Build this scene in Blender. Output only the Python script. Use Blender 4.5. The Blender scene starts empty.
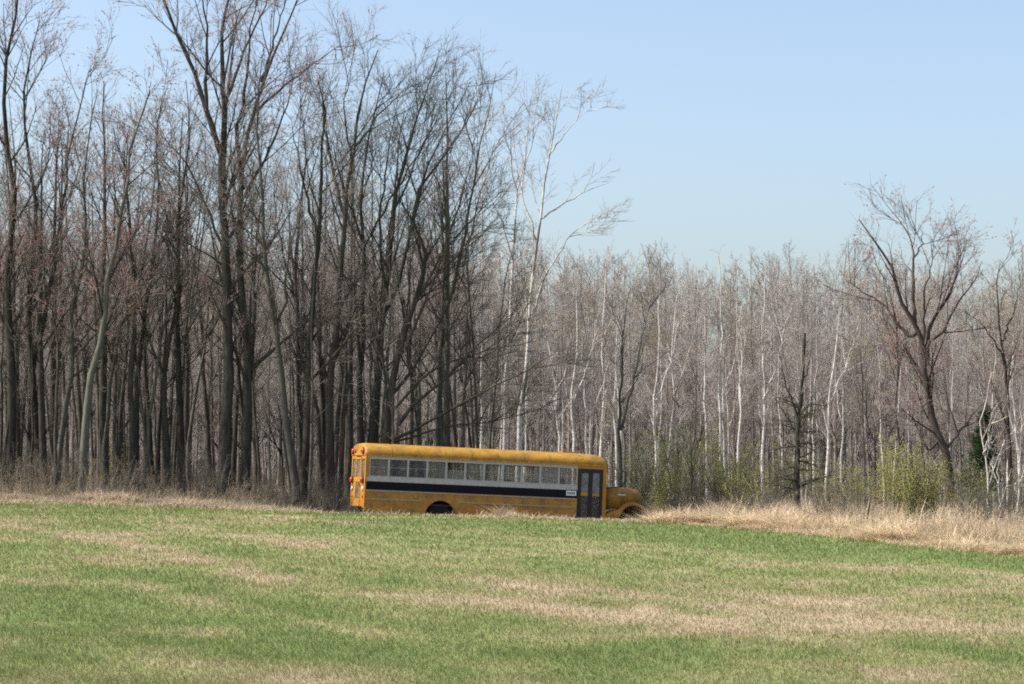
import bpy, bmesh, math, random
import numpy as np
from mathutils import Vector, Matrix

R = math.radians
rng = np.random.default_rng(7)
random.seed(7)
scene = bpy.context.scene
col = scene.collection

# ------------------------------------------------------------------ camera model
F = 2240.0                # focal length in pixels of the 1024 px wide frame
CZ = 1.6                  # eye height
PITCH = math.atan(128 / F)


def at(px, py, Y):
    """pixel and distance -> point in the world"""
    u = (px - 512) / F
    v = -(py - 342) / F
    dy = math.cos(PITCH) - v * math.sin(PITCH)
    dz = math.sin(PITCH) + v * math.cos(PITCH)
    s = Y / dy
    return np.array([u * s, Y, CZ + dz * s])


# ------------------------------------------------------------------ numpy noise
def vnoise(x, y, seed=0):
    x = np.asarray(x, float); y = np.asarray(y, float)
    xi = np.floor(x).astype(np.int64); yi = np.floor(y).astype(np.int64)
    fx = x - xi; fy = y - yi
    fx = fx * fx * (3 - 2 * fx); fy = fy * fy * (3 - 2 * fy)

    def h(a, b):
        n = (a * 374761393 + b * 668265263 + seed * 974711) & 0x7fffffff
        n = ((n ^ (n >> 13)) * 1274126177) & 0x7fffffff
        return ((n ^ (n >> 16)) & 0xffff) / 65535.0
    return (h(xi, yi) * (1 - fx) + h(xi + 1, yi) * fx) * (1 - fy) + (h(xi, yi + 1) * (1 - fx) + h(xi + 1, yi + 1) * fx) * fy


def fbm(x, y, seed=0, o=4):
    s = 0; a = .5
    for i in range(o):
        s = s + a * vnoise(x * 2 ** i, y * 2 ** i, seed + i * 17); a *= .5
    return s / (1 - .5 ** o)


def sstep(a, b, x):
    t = np.clip((x - a) / (b - a), 0, 1)
    return t * t * (3 - 2 * t)


# ------------------------------------------------------------------ ground shape
BUS_YAW = R(15.5)
BUS_PITCH = .0445
BUS_X0 = 4.9              # bus-local x of the root (middle of the bus)
BUS_REAR = np.array([(356 - 512) / F * 78.3, 78.35])   # middle of the rear wall on the ground
BUS_DIR = np.array([math.cos(BUS_YAW), math.sin(BUS_YAW)])
BUS_MID = BUS_REAR + BUS_DIR * BUS_X0


def edge_y(px):
    return np.interp(px, [-300, -100, 0, 340, 480, 640, 700, 800, 900, 1024, 1200, 1500],
                     [71, 73, 74, 74.2, 74.8, 76.2, 74.0, 66.5, 59, 51.8, 44, 36])


def edge_d(x, y):
    """metres behind (+) or in front (-) of the field's edge, along the view direction"""
    y = np.maximum(np.asarray(y, float), .5)
    px = 512 + F * np.asarray(x, float) / y
    return y - edge_y(np.clip(px, -300, 1500))


def ground(x, y):
    x = np.asarray(x, float); y = np.asarray(y, float)
    z = -.034 * 60 * np.tanh(x / 60)
    z = z + .10 * (fbm(x / 22 + 5, y / 30, 3, 2) - .5) * sstep(8, 40, y)
    d = edge_d(x, y)
    z = z + .16 * (fbm(x / 2.2, y / 2.2, 11, 2) - .5) * sstep(0, 6, d)
    lx = (x - BUS_MID[0]) * BUS_DIR[0] + (y - BUS_MID[1]) * BUS_DIR[1]
    ly = -(x - BUS_MID[0]) * BUS_DIR[1] + (y - BUS_MID[1]) * BUS_DIR[0]
    dd = np.hypot(np.maximum(np.abs(lx) - 5.4, 0), np.maximum(np.abs(ly) - 1.2, 0))
    z = z - .60 * (1 - sstep(.5, 4.2, dd))
    return z


def gz(x, y):
    return float(ground(np.array([x]), np.array([y]))[0])


def proj(x, y, z):
    dx, dy, dz = x, y, z - CZ
    dep = dy * math.cos(PITCH) + dz * math.sin(PITCH)
    up = dz * math.cos(PITCH) - dy * math.sin(PITCH)
    return 512 + F * dx / dep, 342 - F * up / dep


STRIPS = [  # (polyline of the swath on the ground seen from the road, half width, strength): raked or mown swaths
    ([(-150, 500), (0, 524), (100, 538), (160, 553), (250, 570), (330, 585), (420, 598), (560, 614), (700, 624), (1024, 628), (1250, 632)], 8, .92),
    ([(-150, 572), (0, 581), (120, 588), (200, 600), (280, 612), (340, 628), (430, 635)], 5.5, 1.0),
    ([(140, 522), (250, 535), (330, 552), (480, 575), (600, 590), (800, 600), (1024, 592), (1250, 596)], 11, .6),
    ([(480, 596), (700, 606), (1024, 612), (1250, 615)], 20, .42),
    ([(200, 514), (330, 521), (600, 546), (800, 562), (1024, 578), (1250, 590)], 6, .42),
    ([(-100, 548), (60, 556), (200, 574), (300, 596)], 5, .3),
    ([(560, 566), (760, 578), (1024, 566)], 6, .4),
    ([(-200, 684), (300, 676), (1250, 690)], 17, .34),
    ([(-200, 503), (0, 508), (340, 518), (700, 528), (1024, 560)], 6, -.30),
    ([(-200, 628), (0, 625), (150, 640), (300, 651), (700, 652), (1024, 655), (1250, 656)], 9, -.42),
    ([(340, 528), (520, 532), (700, 537), (1024, 566), (1250, 590)], 7, -.5),
]


def tan_mask(x, y):
    """how far the turf is dead straw (1) or fresh green (0)"""
    px, py = proj(x, y, ground(x, y))
    px = px + 45 * (fbm(x / 3.5, y / 3.5, 21, 3) - .5)
    py = py + 9 * (fbm(x / 2.6 + 9, y / 5, 31, 3) - .5) * np.clip((py - 480) / 90, .3, 1.6)
    m = np.full(px.shape, .24)
    for pl, hw, st in STRIPS:
        pl = np.array(pl, float)
        yy = np.interp(px, pl[:, 0], pl[:, 1])
        ends = sstep(pl[0, 0] - 40, pl[0, 0] + 60, px) * (1 - sstep(pl[-1, 0] - 60, pl[-1, 0] + 40, px))
        m = m + .58 * st * np.exp(-((py - yy) / hw) ** 2) * ends
    n = fbm(x / 1.6, y / 3.2, 41, 4); n2 = fbm(x / .55, y / 1.1, 43, 3); n3 = fbm(x / 6, y / 9, 47, 2)
    return np.clip(m + .04 + (n - .5) * .75 + (n2 - .5) * .95 + (n3 - .5) * .4, 0, 1)


# ------------------------------------------------------------------ node helpers
def mat(name):
    m = bpy.data.materials.new(name); m.use_nodes = True
    nt = m.node_tree
    for n in list(nt.nodes): nt.nodes.remove(n)
    out = nt.nodes.new('ShaderNodeOutputMaterial')
    return m, nt, out


def nd(nt, typ, **kw):
    n = nt.nodes.new(typ)
    for k, v in kw.items():
        if k.startswith('i_'):
            n.inputs[k[2:].replace('_', ' ')].default_value = v
        elif k.startswith('n') and k[1:].isdigit():
            n.inputs[int(k[1:])].default_value = v
        else:
            setattr(n, k, v)
    return n


def ramp(nt, fac, stops):
    r = nt.nodes.new('ShaderNodeValToRGB')
    els = r.color_ramp.elements
    while len(els) < len(stops): els.new(.5)
    for e, (p, c) in zip(els, stops):
        e.position = p; e.color = (c[0], c[1], c[2], 1)
    nt.links.new(fac, r.inputs[0])
    return r.outputs[0]


def mixc(nt, fac, a, b, mode='MIX'):
    m = nt.nodes.new('ShaderNodeMix'); m.data_type = 'RGBA'; m.blend_type = mode
    for v, i in ((fac, 0), (a, 6), (b, 7)):
        if hasattr(v, 'node'): nt.links.new(v, m.inputs[i])
        elif i == 0: m.inputs[i].default_value = v
        else: m.inputs[i].default_value = (v[0], v[1], v[2], 1)
    return m.outputs[2]


def noise(nt, vec, scale, detail=3, rough=.6):
    n = nd(nt, 'ShaderNodeTexNoise')
    n.inputs['Scale'].default_value = scale; n.inputs['Detail'].default_value = detail; n.inputs['Roughness'].default_value = rough
    if vec is not None: nt.links.new(vec, n.inputs['Vector'])
    return n.outputs['Fac']


def objvec(nt, sx=1, sy=1, sz=1):
    tc = nd(nt, 'ShaderNodeTexCoord'); mp = nd(nt, 'ShaderNodeMapping')
    mp.inputs['Scale'].default_value = (sx, sy, sz)
    nt.links.new(tc.outputs['Object'], mp.inputs['Vector'])
    return mp.outputs['Vector']


def bsdf(nt, out, color, rough=.9, metal=0.0, spec=.2, normal=None):
    b = nd(nt, 'ShaderNodeBsdfPrincipled')
    if hasattr(color, 'node'): nt.links.new(color, b.inputs['Base Color'])
    else: b.inputs['Base Color'].default_value = (*color, 1)
    b.inputs['Roughness'].default_value = rough
    b.inputs['Metallic'].default_value = metal
    b.inputs['Specular IOR Level'].default_value = spec
    if normal is not None: nt.links.new(normal, b.inputs['Normal'])
    nt.links.new(b.outputs[0], out.inputs[0])
    return b


def bump(nt, fac, strength=.4, dist=.02):
    b = nd(nt, 'ShaderNodeBump'); b.inputs['Strength'].default_value = strength; b.inputs['Distance'].default_value = dist
    nt.links.new(fac, b.inputs['Height'])
    return b.outputs[0]


def diffuse(nt, out, color, transl=0.0):
    d = nd(nt, 'ShaderNodeBsdfDiffuse')
    if hasattr(color, 'node'): nt.links.new(color, d.inputs[0])
    else: d.inputs[0].default_value = (*color, 1)
    if transl > 0:
        t = nd(nt, 'ShaderNodeBsdfTranslucent'); mx = nd(nt, 'ShaderNodeMixShader'); mx.inputs[0].default_value = transl
        if hasattr(color, 'node'): nt.links.new(color, t.inputs[0])
        else: t.inputs[0].default_value = (*color, 1)
        nt.links.new(d.outputs[0], mx.inputs[1]); nt.links.new(t.outputs[0], mx.inputs[2])
        nt.links.new(mx.outputs[0], out.inputs[0])
    else:
        nt.links.new(d.outputs[0], out.inputs[0])


def bark_mat(name, dark, light, moss=None, tint=.35):
    m, nt, out = mat(name)
    v = objvec(nt, 7, 7, 1.1)
    c = ramp(nt, noise(nt, v, 1.6, 5, .7), [(.32, dark), (.68, light)])
    if moss is not None:
        c = mixc(nt, ramp(nt, noise(nt, objvec(nt, 2, 2, .5), 1.3, 3), [(.48, (0, 0, 0)), (.66, (.7, .7, .7))]), c, moss)
    oi = nd(nt, 'ShaderNodeObjectInfo')
    k = ramp(nt, oi.outputs['Random'], [(0, (1 - tint,) * 3), (1, (1 + tint, 1 + tint * .95, 1 + tint * .9))])
    c = mixc(nt, 1.0, c, k, 'MULTIPLY')
    diffuse(nt, out, c)
    return m


def twig_mat(name, a, b, tint=.25):
    m, nt, out = mat(name)
    oi = nd(nt, 'ShaderNodeObjectInfo')
    c = mixc(nt, oi.outputs['Random'], a, b)
    c = mixc(nt, .5, c, ramp(nt, noise(nt, objvec(nt, .5, .5, .5), 1.0, 2), [(.3, (1 - tint,) * 3), (.7, (1 + tint,) * 3)]), 'MULTIPLY')
    diffuse(nt, out, c)
    return m


M = {}
M['bark_dark'] = bark_mat('dark_bark', (.028, .025, .021), (.10, .09, .076), (.070, .075, .055))
M['bark_grey'] = bark_mat('grey_bark', (.050, .047, .040), (.145, .138, .118), (.10, .11, .078))
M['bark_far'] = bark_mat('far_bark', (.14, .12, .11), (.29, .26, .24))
M['bark_brown'] = bark_mat('brown_bark', (.028, .023, .021), (.090, .074, .064))
M['twig_dark'] = twig_mat('dark_twigs', (.25, .225, .205), (.29, .258, .235))
M['twig_red'] = twig_mat('reddish_twigs', (.305, .245, .232), (.32, .265, .245))
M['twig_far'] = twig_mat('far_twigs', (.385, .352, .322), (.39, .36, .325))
M['twig_olive'] = twig_mat('olive_twigs', (.27, .245, .165), (.30, .25, .19))
M['twig_birch'] = twig_mat('birch_twigs', (.22, .185, .168), (.27, .23, .205))
M['bud_red'] = twig_mat('red_buds', (.29, .125, .115), (.33, .17, .145))
M['bud_olive'] = twig_mat('olive_buds', (.26, .25, .13), (.30, .27, .15))


def birch_mat():
    m, nt, out = mat('birch_bark')
    v = objvec(nt, 3, 3, 9)
    c = ramp(nt, noise(nt, v, 1.0, 4, .7), [(.30, (.10, .09, .085)), (.42, (.48, .45, .41)), (.7, (.68, .65, .60))])
    g = ramp(nt, noise(nt, objvec(nt, 1.2, 1.2, .35), 1.4, 3), [(.50, (0, 0, 0)), (.62, (1, 1, 1))])
    c = mixc(nt, g, c, (.16, .145, .13))
    diffuse(nt, out, c)
    return m


M['birch'] = birch_mat()


def leaf_mat(name, a, b, tr=.4):
    m, nt, out = mat(name)
    oi = nd(nt, 'ShaderNodeNewGeometry')
    c = mixc(nt, oi.outputs['Random Per Island'], a, b)
    diffuse(nt, out, c, tr)
    return m


M['leaf_green'] = leaf_mat('fresh_leaf', (.34, .34, .11), (.45, .43, .16))
M['leaf_yellow'] = leaf_mat('yellow_green_leaf', (.38, .36, .10), (.48, .45, .15))
M['leaf_pale'] = leaf_mat('pale_bud_leaf', (.28, .28, .14), (.36, .34, .18))
M['needle'] = leaf_mat('evergreen_needles', (.03, .06, .025), (.06, .095, .04), .3)
M['needle_dull'] = leaf_mat('dull_needles', (.065, .06, .04), (.11, .10, .06), .2)


def attr_mat(name, stops, attr='v', tr=.42, var=.35):
    m, nt, out = mat(name)
    a = nd(nt, 'ShaderNodeAttribute'); a.attribute_name = attr
    c = ramp(nt, a.outputs['Fac'], stops)
    g = nd(nt, 'ShaderNodeNewGeometry')
    k = ramp(nt, g.outputs['Random Per Island'], [(0, (1 - var,) * 3), (1, (1 + var,) * 3)])
    c = mixc(nt, 1.0, c, k, 'MULTIPLY')
    diffuse(nt, out, c, tr)
    return m


TURF = [(0.0, (.118, .158, .056)), (.30, (.165, .188, .074)), (.52, (.200, .198, .092)), (.75, (.250, .208, .130)), (1.0, (.315, .252, .168))]
M['blade'] = attr_mat('turf_blades', TURF, var=.48)
STRAW = [(0.0, (.24, .20, .145)), (.35, (.37, .305, .22)), (.7, (.60, .48, .325)), (1.0, (.72, .59, .41))]
M['straw'] = attr_mat('dry_straw', STRAW, tr=.45)
M['weed'] = attr_mat('brush_stems', [(0, (.165, .135, .10)), (.5, (.29, .24, .175)), (1, (.40, .34, .25))], tr=0)


# ------------------------------------------------------------------ mesh helpers
def mesh_from(name, V, quads=None, tris=None, mats=(), mi_q=None, mi_t=None, smooth=True):
    me = bpy.data.meshes.new(name)
    V = np.asarray(V, np.float32)
    nq = 0 if quads is None else len(quads); nt_ = 0 if tris is None else len(tris)
    loops = []
    if nq: loops.append(np.asarray(quads, np.int32).ravel())
    if nt_: loops.append(np.asarray(tris, np.int32).ravel())
    loops = np.concatenate(loops)
    me.vertices.add(len(V)); me.vertices.foreach_set('co', V.ravel())
    me.loops.add(len(loops)); me.loops.foreach_set('vertex_index', loops)
    me.polygons.add(nq + nt_)
    starts = np.concatenate([np.arange(nq) * 4, nq * 4 + np.arange(nt_) * 3]).astype(np.int32)
    me.polygons.foreach_set('loop_start', starts)
    me.polygons.foreach_set('use_smooth', np.full(nq + nt_, smooth, bool))
    mi = np.zeros(nq + nt_, np.int32)
    if mi_q is not None and nq: mi[:nq] = mi_q
    if mi_t is not None and nt_: mi[nq:] = mi_t
    for m in mats: me.materials.append(m)
    me.polygons.foreach_set('material_index', mi)
    me.update(calc_edges=True)
    return me


def add_attr(me, vals, name='v'):
    a = me.attributes.new(name, 'FLOAT', 'POINT')
    a.data.foreach_set('value', np.asarray(vals, np.float32))


def tag(o, label=None, cat=None, group=None, kind=None):
    if label: o['label'] = label
    if cat: o['category'] = cat
    if group: o['group'] = group
    if kind: o['kind'] = kind
    return o


def link(name, me, parent=None):
    o = bpy.data.objects.new(name, me); col.objects.link(o)
    if parent is not None: o.parent = parent
    return o


def empty(name, loc, rz=0):
    o = bpy.data.objects.new(name, None); col.objects.link(o)
    o.location = loc; o.rotation_euler = (0, 0, rz); o.empty_display_size = .3
    return o


def copy_tree(o):
    c = o.copy(); col.objects.link(c)
    for ch in o.children:
        d = ch.copy(); col.objects.link(d); d.parent = c
    return c


class Tubes:
    """collects batches of polylines, builds tapered tubes"""
    def __init__(self): self.V = []; self.Q = []; self.m = []; self.n = 0

    def add(self, P, Rr, sides, mi=0):
        N, k, _ = P.shape
        T = np.empty_like(P)
        T[:, 1:-1] = P[:, 2:] - P[:, :-2]; T[:, 0] = P[:, 1] - P[:, 0]; T[:, -1] = P[:, -1] - P[:, -2]
        T /= np.linalg.norm(T, axis=2, keepdims=True) + 1e-9
        ref = np.where((np.abs(T[:, :1, 2:3]) > .9), np.array([1., 0, 0]), np.array([0, 0, 1.]))
        ref = np.broadcast_to(ref, T.shape)
        A = np.cross(T, ref); A /= np.linalg.norm(A, axis=2, keepdims=True) + 1e-9
        B = np.cross(T, A)
        ang = np.arange(sides) / sides * 2 * np.pi
        ring = (A[:, :, None, :] * np.cos(ang)[None, None, :, None] + B[:, :, None, :] * np.sin(ang)[None, None, :, None]) * Rr[:, :, None, None]
        V = (P[:, :, None, :] + ring).reshape(-1, 3)
        idx = np.arange(N * k * sides).reshape(N, k, sides) + self.n
        a = idx[:, :-1]; b = idx[:, 1:]
        Q = np.stack([a, np.roll(a, -1, 2), np.roll(b, -1, 2), b], -1).reshape(-1, 4)
        self.V.append(V); self.Q.append(Q); self.m.append(np.full(len(Q), mi, np.int32)); self.n += len(V)

    def mesh(self, name, mats):
        return mesh_from(name, np.concatenate(self.V), np.concatenate(self.Q), None, mats, np.concatenate(self.m))


def resample(pts, k, wob=0, r=None):
    pts = np.asarray(pts, float)
    d = np.r_[0, np.cumsum(np.linalg.norm(np.diff(pts, axis=0), axis=1))]
    t = np.linspace(0, d[-1], k)
    # smooth interpolation (Catmull-Rom through the points)
    out = np.empty((k, 3))
    n = len(pts)
    for i, tt in enumerate(t):
        j = min(max(np.searchsorted(d, tt) - 1, 0), n - 2)
        u = (tt - d[j]) / (d[j + 1] - d[j] + 1e-9)
        p0 = pts[max(j - 1, 0)]; p1 = pts[j]; p2 = pts[j + 1]; p3 = pts[min(j + 2, n - 1)]
        out[i] = .5 * (2 * p1 + (p2 - p0) * u + (2 * p0 - 5 * p1 + 4 * p2 - p3) * u * u + (3 * p1 - p0 - 3 * p2 + p3) * u ** 3)
    if wob and r is not None:
        out[1:-1] += r.normal(0, wob, (k - 2, 3)) * np.array([1, 1, .3])
    return out


def kids(r, P, Rr, n, t0, t1, ang, lenr, rr, up, wig, k, minr, shape=.6, lmin=.15, taper=.8):
    N, kk, _ = P.shape
    L = np.linalg.norm(np.diff(P, axis=1), axis=2).sum(1)
    t = t0 + (t1 - t0) * (np.arange(n)[None] + r.random((N, n))) / n
    f = t * (kk - 1); i = np.minimum(f.astype(int), kk - 2); u = (f - i)[..., None]
    rows = np.arange(N)[:, None]
    pos = P[rows, i] * (1 - u) + P[rows, i + 1] * u
    tn = P[rows, i + 1] - P[rows, i]; tn /= np.linalg.norm(tn, axis=2, keepdims=True) + 1e-9
    rad = Rr[rows, i] * (1 - u[..., 0]) + Rr[rows, i + 1] * u[..., 0]
    q = r.normal(0, 1, (N, n, 3)); perp = q - (q * tn).sum(2, keepdims=True) * tn
    perp /= np.linalg.norm(perp, axis=2, keepdims=True) + 1e-9
    a = R(1) * (ang + r.normal(0, ang * .22, (N, n)))[..., None]
    d = np.cos(a) * tn + np.sin(a) * perp
    length = np.maximum(L[:, None] * lenr * (1 - shape * (t - t0) / max(t1 - t0, 1e-6)) * r.uniform(.6, 1.35, (N, n)), lmin)
    r0 = np.maximum(np.minimum(rad * rr * r.uniform(.75, 1.1, (N, n)), rad * .95), minr)
    pos = pos.reshape(-1, 3); d = d.reshape(-1, 3); length = length.ravel(); r0 = r0.ravel()
    pts = [pos]; st = length / (k - 1)
    for s in range(k - 1):
        d = d + r.normal(0, wig, d.shape); d[:, 2] += up
        d /= np.linalg.norm(d, axis=1, keepdims=True)
        pos = pos + d * st[:, None]; pts.append(pos)
    C = np.stack(pts, 1)
    s = np.linspace(0, 1, k)
    RR = r0[:, None] * (1 - taper * s)[None]
    RR = np.maximum(RR, minr * .6)
    return C, RR


def shoots(r, P, Rr, dens, t0, t1, ang, l0, l1, rr, up, wig, k, minr, shape=.5, taper=.78, nmax=6000):
    """side shoots spread evenly along all parents: dens per metre, each l0..l1 metres long"""
    kk = P.shape[1]
    L = np.linalg.norm(np.diff(P, axis=1), axis=2).sum(1)
    n = int(min(nmax, max(3, L.sum() * (t1 - t0) * dens)))
    cum = np.cumsum(L) / L.sum()
    pi = np.minimum(np.searchsorted(cum, (np.arange(n) + r.random(n)) / n), len(L) - 1)
    t = t0 + (t1 - t0) * r.random(n)
    f = t * (kk - 1); i = np.minimum(f.astype(int), kk - 2); u = (f - i)[:, None]
    pos = P[pi, i] * (1 - u) + P[pi, i + 1] * u
    tn = P[pi, i + 1] - P[pi, i]; tn /= np.linalg.norm(tn, axis=1, keepdims=True) + 1e-9
    rad = Rr[pi, i] * (1 - u[:, 0]) + Rr[pi, i + 1] * u[:, 0]
    q = r.normal(0, 1, (n, 3)); perp = q - (q * tn).sum(1, keepdims=True) * tn
    perp /= np.linalg.norm(perp, axis=1, keepdims=True) + 1e-9
    a = R(1) * (ang + r.normal(0, ang * .25, n))[:, None]
    d = np.cos(a) * tn + np.sin(a) * perp
    down = d[:, 2] < -.1
    d[down, 2] *= .3
    d /= np.linalg.norm(d, axis=1, keepdims=True)
    length = np.minimum((l0 + (l1 - l0) * r.random(n)) * (1 - shape * (t - t0) / max(t1 - t0, 1e-6)), .8 * L[pi] + .1)
    r0 = np.maximum(np.minimum(rad * rr * r.uniform(.7, 1.1, n), rad * .9), minr)
    r0 = np.minimum(r0, np.maximum(minr, length * .018))
    pts = [pos]; st = length / (k - 1)
    for s_ in range(k - 1):
        d = d + r.normal(0, wig, d.shape); d[:, 2] += up
        d /= np.linalg.norm(d, axis=1, keepdims=True)
        pos = pos + d * st[:, None]; pts.append(pos)
    C = np.stack(pts, 1)
    RR = np.maximum(r0[:, None] * (1 - taper * np.linspace(0, 1, k))[None], minr * .6)
    return C, RR


def grow(r, stems, spec, mats_trunk, mats_crown, name, buds=None):
    """stems: [(points (k,3), radii (k))]; the first n_trunk stems form the trunk. Returns trunk mesh and crown mesh."""
    tr = Tubes(); cr = Tubes()
    P = np.stack([s[0] for s in stems]); Rr = np.stack([s[1] for s in stems])
    tr.add(P, Rr, spec.get('sides', 7), 0)
    # close the ends of the stems with their taper: the last radius is thin
    prev = (P, Rr)
    lv = spec['levels']
    for li, L in enumerate(lv):
        fn = shoots if 'dens' in L else kids
        C, RR = fn(r, prev[0], prev[1], **{k: v for k, v in L.items() if k not in ('sides', 'mi', 'also')})
        cr.add(C, RR, L.get('sides', 3), L.get('mi', 0))
        if L.get('also'):   # twigs straight off the parents too
            pass
        prev = (C, RR)
    if buds:
        n, rad, mi = buds; n = int(n * .6)
        C, RR = prev
        pick = r.integers(0, len(C), n); tt = r.random(n)
        k = C.shape[1]; i = np.minimum((tt * (k - 1)).astype(int), k - 2); u = (tt * (k - 1) - i)[:, None]
        p = C[pick, i] * (1 - u) + C[pick, i + 1] * u
        dv = r.normal(0, 1, (n, 3)); dv /= np.linalg.norm(dv, axis=1, keepdims=True)
        sz = rad * r.uniform(.6, 1.4, (n, 1))
        B = np.stack([p - dv * sz * 1.3, p, p + dv * sz * 1.3], 1)
        cr.add(B, np.concatenate([sz * .05, sz, sz * .05], 1), 3, mi)
    return tr.mesh(name + '_trunk', mats_trunk), cr.mesh(name + '_crown', mats_crown)


def taper(r0, k, end=.12, flare=1.35, power=1.0):
    s = np.linspace(0, 1, k)
    rr = r0 * (1 - (1 - end) * s ** power)
    rr[0] *= flare
    if k > 8: rr[1] *= 1 + (flare - 1) * .25
    return rr


def make_tree(name, loc, label, cat, trunk_me, crown_me, group=None, rz=0, sc=1.0):
    o = empty(name, loc, rz)
    o.scale = (sc, sc, sc)
    link('trunk', trunk_me, o); link('crown', crown_me, o)
    tag(o, label, cat, group)
    return o


# ------------------------------------------------------------------ terrain
def terrain():
    xs = np.unique(np.r_[np.linspace(-3000, -90, 20), np.arange(-90, -32, 2.0), np.arange(-32, 32.01, .4), np.arange(32, 90, 2.0), np.linspace(90, 3000, 20)])
    ys = np.unique(np.r_[np.linspace(-300, 8, 12), np.arange(8, 110, .4), np.arange(110, 220, 2.5), np.linspace(220, 5000, 24)])
    X, Y = np.meshgrid(xs, ys)
    Z = ground(X, Y)
    V = np.stack([X, Y, Z], -1).reshape(-1, 3)
    nx, ny = len(xs), len(ys)
    i = np.arange(nx * ny).reshape(ny, nx)
    Q = np.stack([i[:-1, :-1], i[:-1, 1:], i[1:, 1:], i[1:, :-1]], -1).reshape(-1, 4)
    m, nt, out = mat('field_and_woodland_soil')
    a = nd(nt, 'ShaderNodeAttribute'); a.attribute_name = 'v'
    f = nd(nt, 'ShaderNodeAttribute'); f.attribute_name = 'field'
    n1 = noise(nt, objvec(nt, 3, 1.5, 1), 2.2, 5, .7)
    add = nd(nt, 'ShaderNodeMath', operation='MULTIPLY_ADD'); add.inputs[1].default_value = .5
    sub = nd(nt, 'ShaderNodeMath', operation='SUBTRACT'); sub.inputs[1].default_value = .25
    nt.links.new(n1, add.inputs[0]); nt.links.new(a.outputs['Fac'], add.inputs[2]); nt.links.new(add.outputs[0], sub.inputs[0])
    turf = ramp(nt, sub.outputs[0], [(p, tuple(1.25 * x for x in c)) for p, c in TURF])
    n2 = noise(nt, objvec(nt, 1, 1, 1), 3.0, 5, .75)
    litter = ramp(nt, n2, [(.3, (.09, .07, .052)), (.55, (.17, .135, .10)), (.75, (.26, .215, .155))])
    c = mixc(nt, f.outputs['Fac'], litter, turf)
    bsdf(nt, out, c, 1.0, 0, .05, bump(nt, n1, .5, .05))
    me = mesh_from('terrain', V, Q, None, [m])
    xv, yv = V[:, 0], V[:, 1]
    vis = yv > 6
    v = np.full(len(V), .3); v[vis] = tan_mask(xv[vis], yv[vis])
    add_attr(me, v, 'v')
    d = edge_d(xv, yv) + 1.6 * (fbm(xv / 1.5, yv / 1.5, 55, 3) - .5)
    add_attr(me, 1 - sstep(.4, 1.8, d), 'field')
    o = link('field', me); tag(o, kind='structure')


terrain()


def blades_mesh(name, base, h, w, az, lean, bend, val, m, segs=2):
    """base (n,3); a bent tapered blade each"""
    n = len(base)
    side = np.stack([-np.sin(az), np.cos(az), np.zeros(n)], 1)
    fw = np.stack([np.cos(az), np.sin(az), np.zeros(n)], 1)
    V = []
    for s in range(segs + 1):
        t = s / segs
        off = fw * ((lean * t + bend * t * t) * h)[:, None]
        up = np.zeros((n, 3)); up[:, 2] = h * t * (1 - .25 * np.clip(np.abs(lean + bend), 0, 2) * t)
        c = base + off + up
        if s == segs: V.append(c[:, None])
        else:
            ww = (w * (1 - .55 * t))[:, None]
            V.append(np.stack([c - side * ww, c + side * ww], 1))
    V = np.concatenate(V, 1)                       # (n, 2*segs+1, 3)
    kk = 2 * segs + 1
    off = (np.arange(n) * kk)[:, None]
    quads = []
    for s in range(segs - 1):
        quads.append(off + np.array([[2 * s, 2 * s + 1, 2 * s + 3, 2 * s + 2]]))
    tris = off + np.array([[2 * segs - 2, 2 * segs - 1, 2 * segs]])
    me = mesh_from(name, V.reshape(-1, 3), np.concatenate(quads) if quads else None, tris, [m], smooth=False)
    add_attr(me, np.repeat(val, kk))
    return me


def turf():
    r = np.random.default_rng(12)
    n = 640000
    px = r.uniform(-330, 1370, n)
    py = 502 + (724 - 502) * r.random(n) ** 1.3
    # pixel -> ground (two fixed-point steps)
    zg = np.zeros(n)
    for _ in range(4):
        Y = (CZ - zg) * F / np.maximum(py - 470, 12)
        Y = np.clip(Y, 5, 90)
        x = (px - 512) / F * Y
        zg = ground(x, Y)
    ok = (edge_d(x, Y) < .7) & (Y < 84) & (Y > 11)
    x, Y, zg = x[ok], Y[ok], zg[ok]; n = len(x)
    tm = tan_mask(x, Y)
    h = r.uniform(.030, .072, n) * (.72 + .28 * sstep(18, 34, Y)) * (.75 + .6 * fbm(x / .7, Y / .7, 61, 3)) * (1 + .3 * (1 - tm))
    h *= 1 + .5 * sstep(40, 75, Y) + .15 * (1 - sstep(16, 24, Y))
    w = np.maximum(.0022, Y * .00013) * r.uniform(.7, 1.4, n)
    val = np.clip(tm + r.normal(0, .28, n), 0, 1)
    me = blades_mesh('turf', np.stack([x, Y, zg - .005], 1), h, w, r.uniform(0, 2 * np.pi, n), r.uniform(.1, .8, n), r.uniform(.1, .9, n), val, M['blade'], 2)
    o = link('grass', me); tag(o, 'short green and straw coloured turf covering the open field', 'grass', kind='stuff')


turf()


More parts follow.
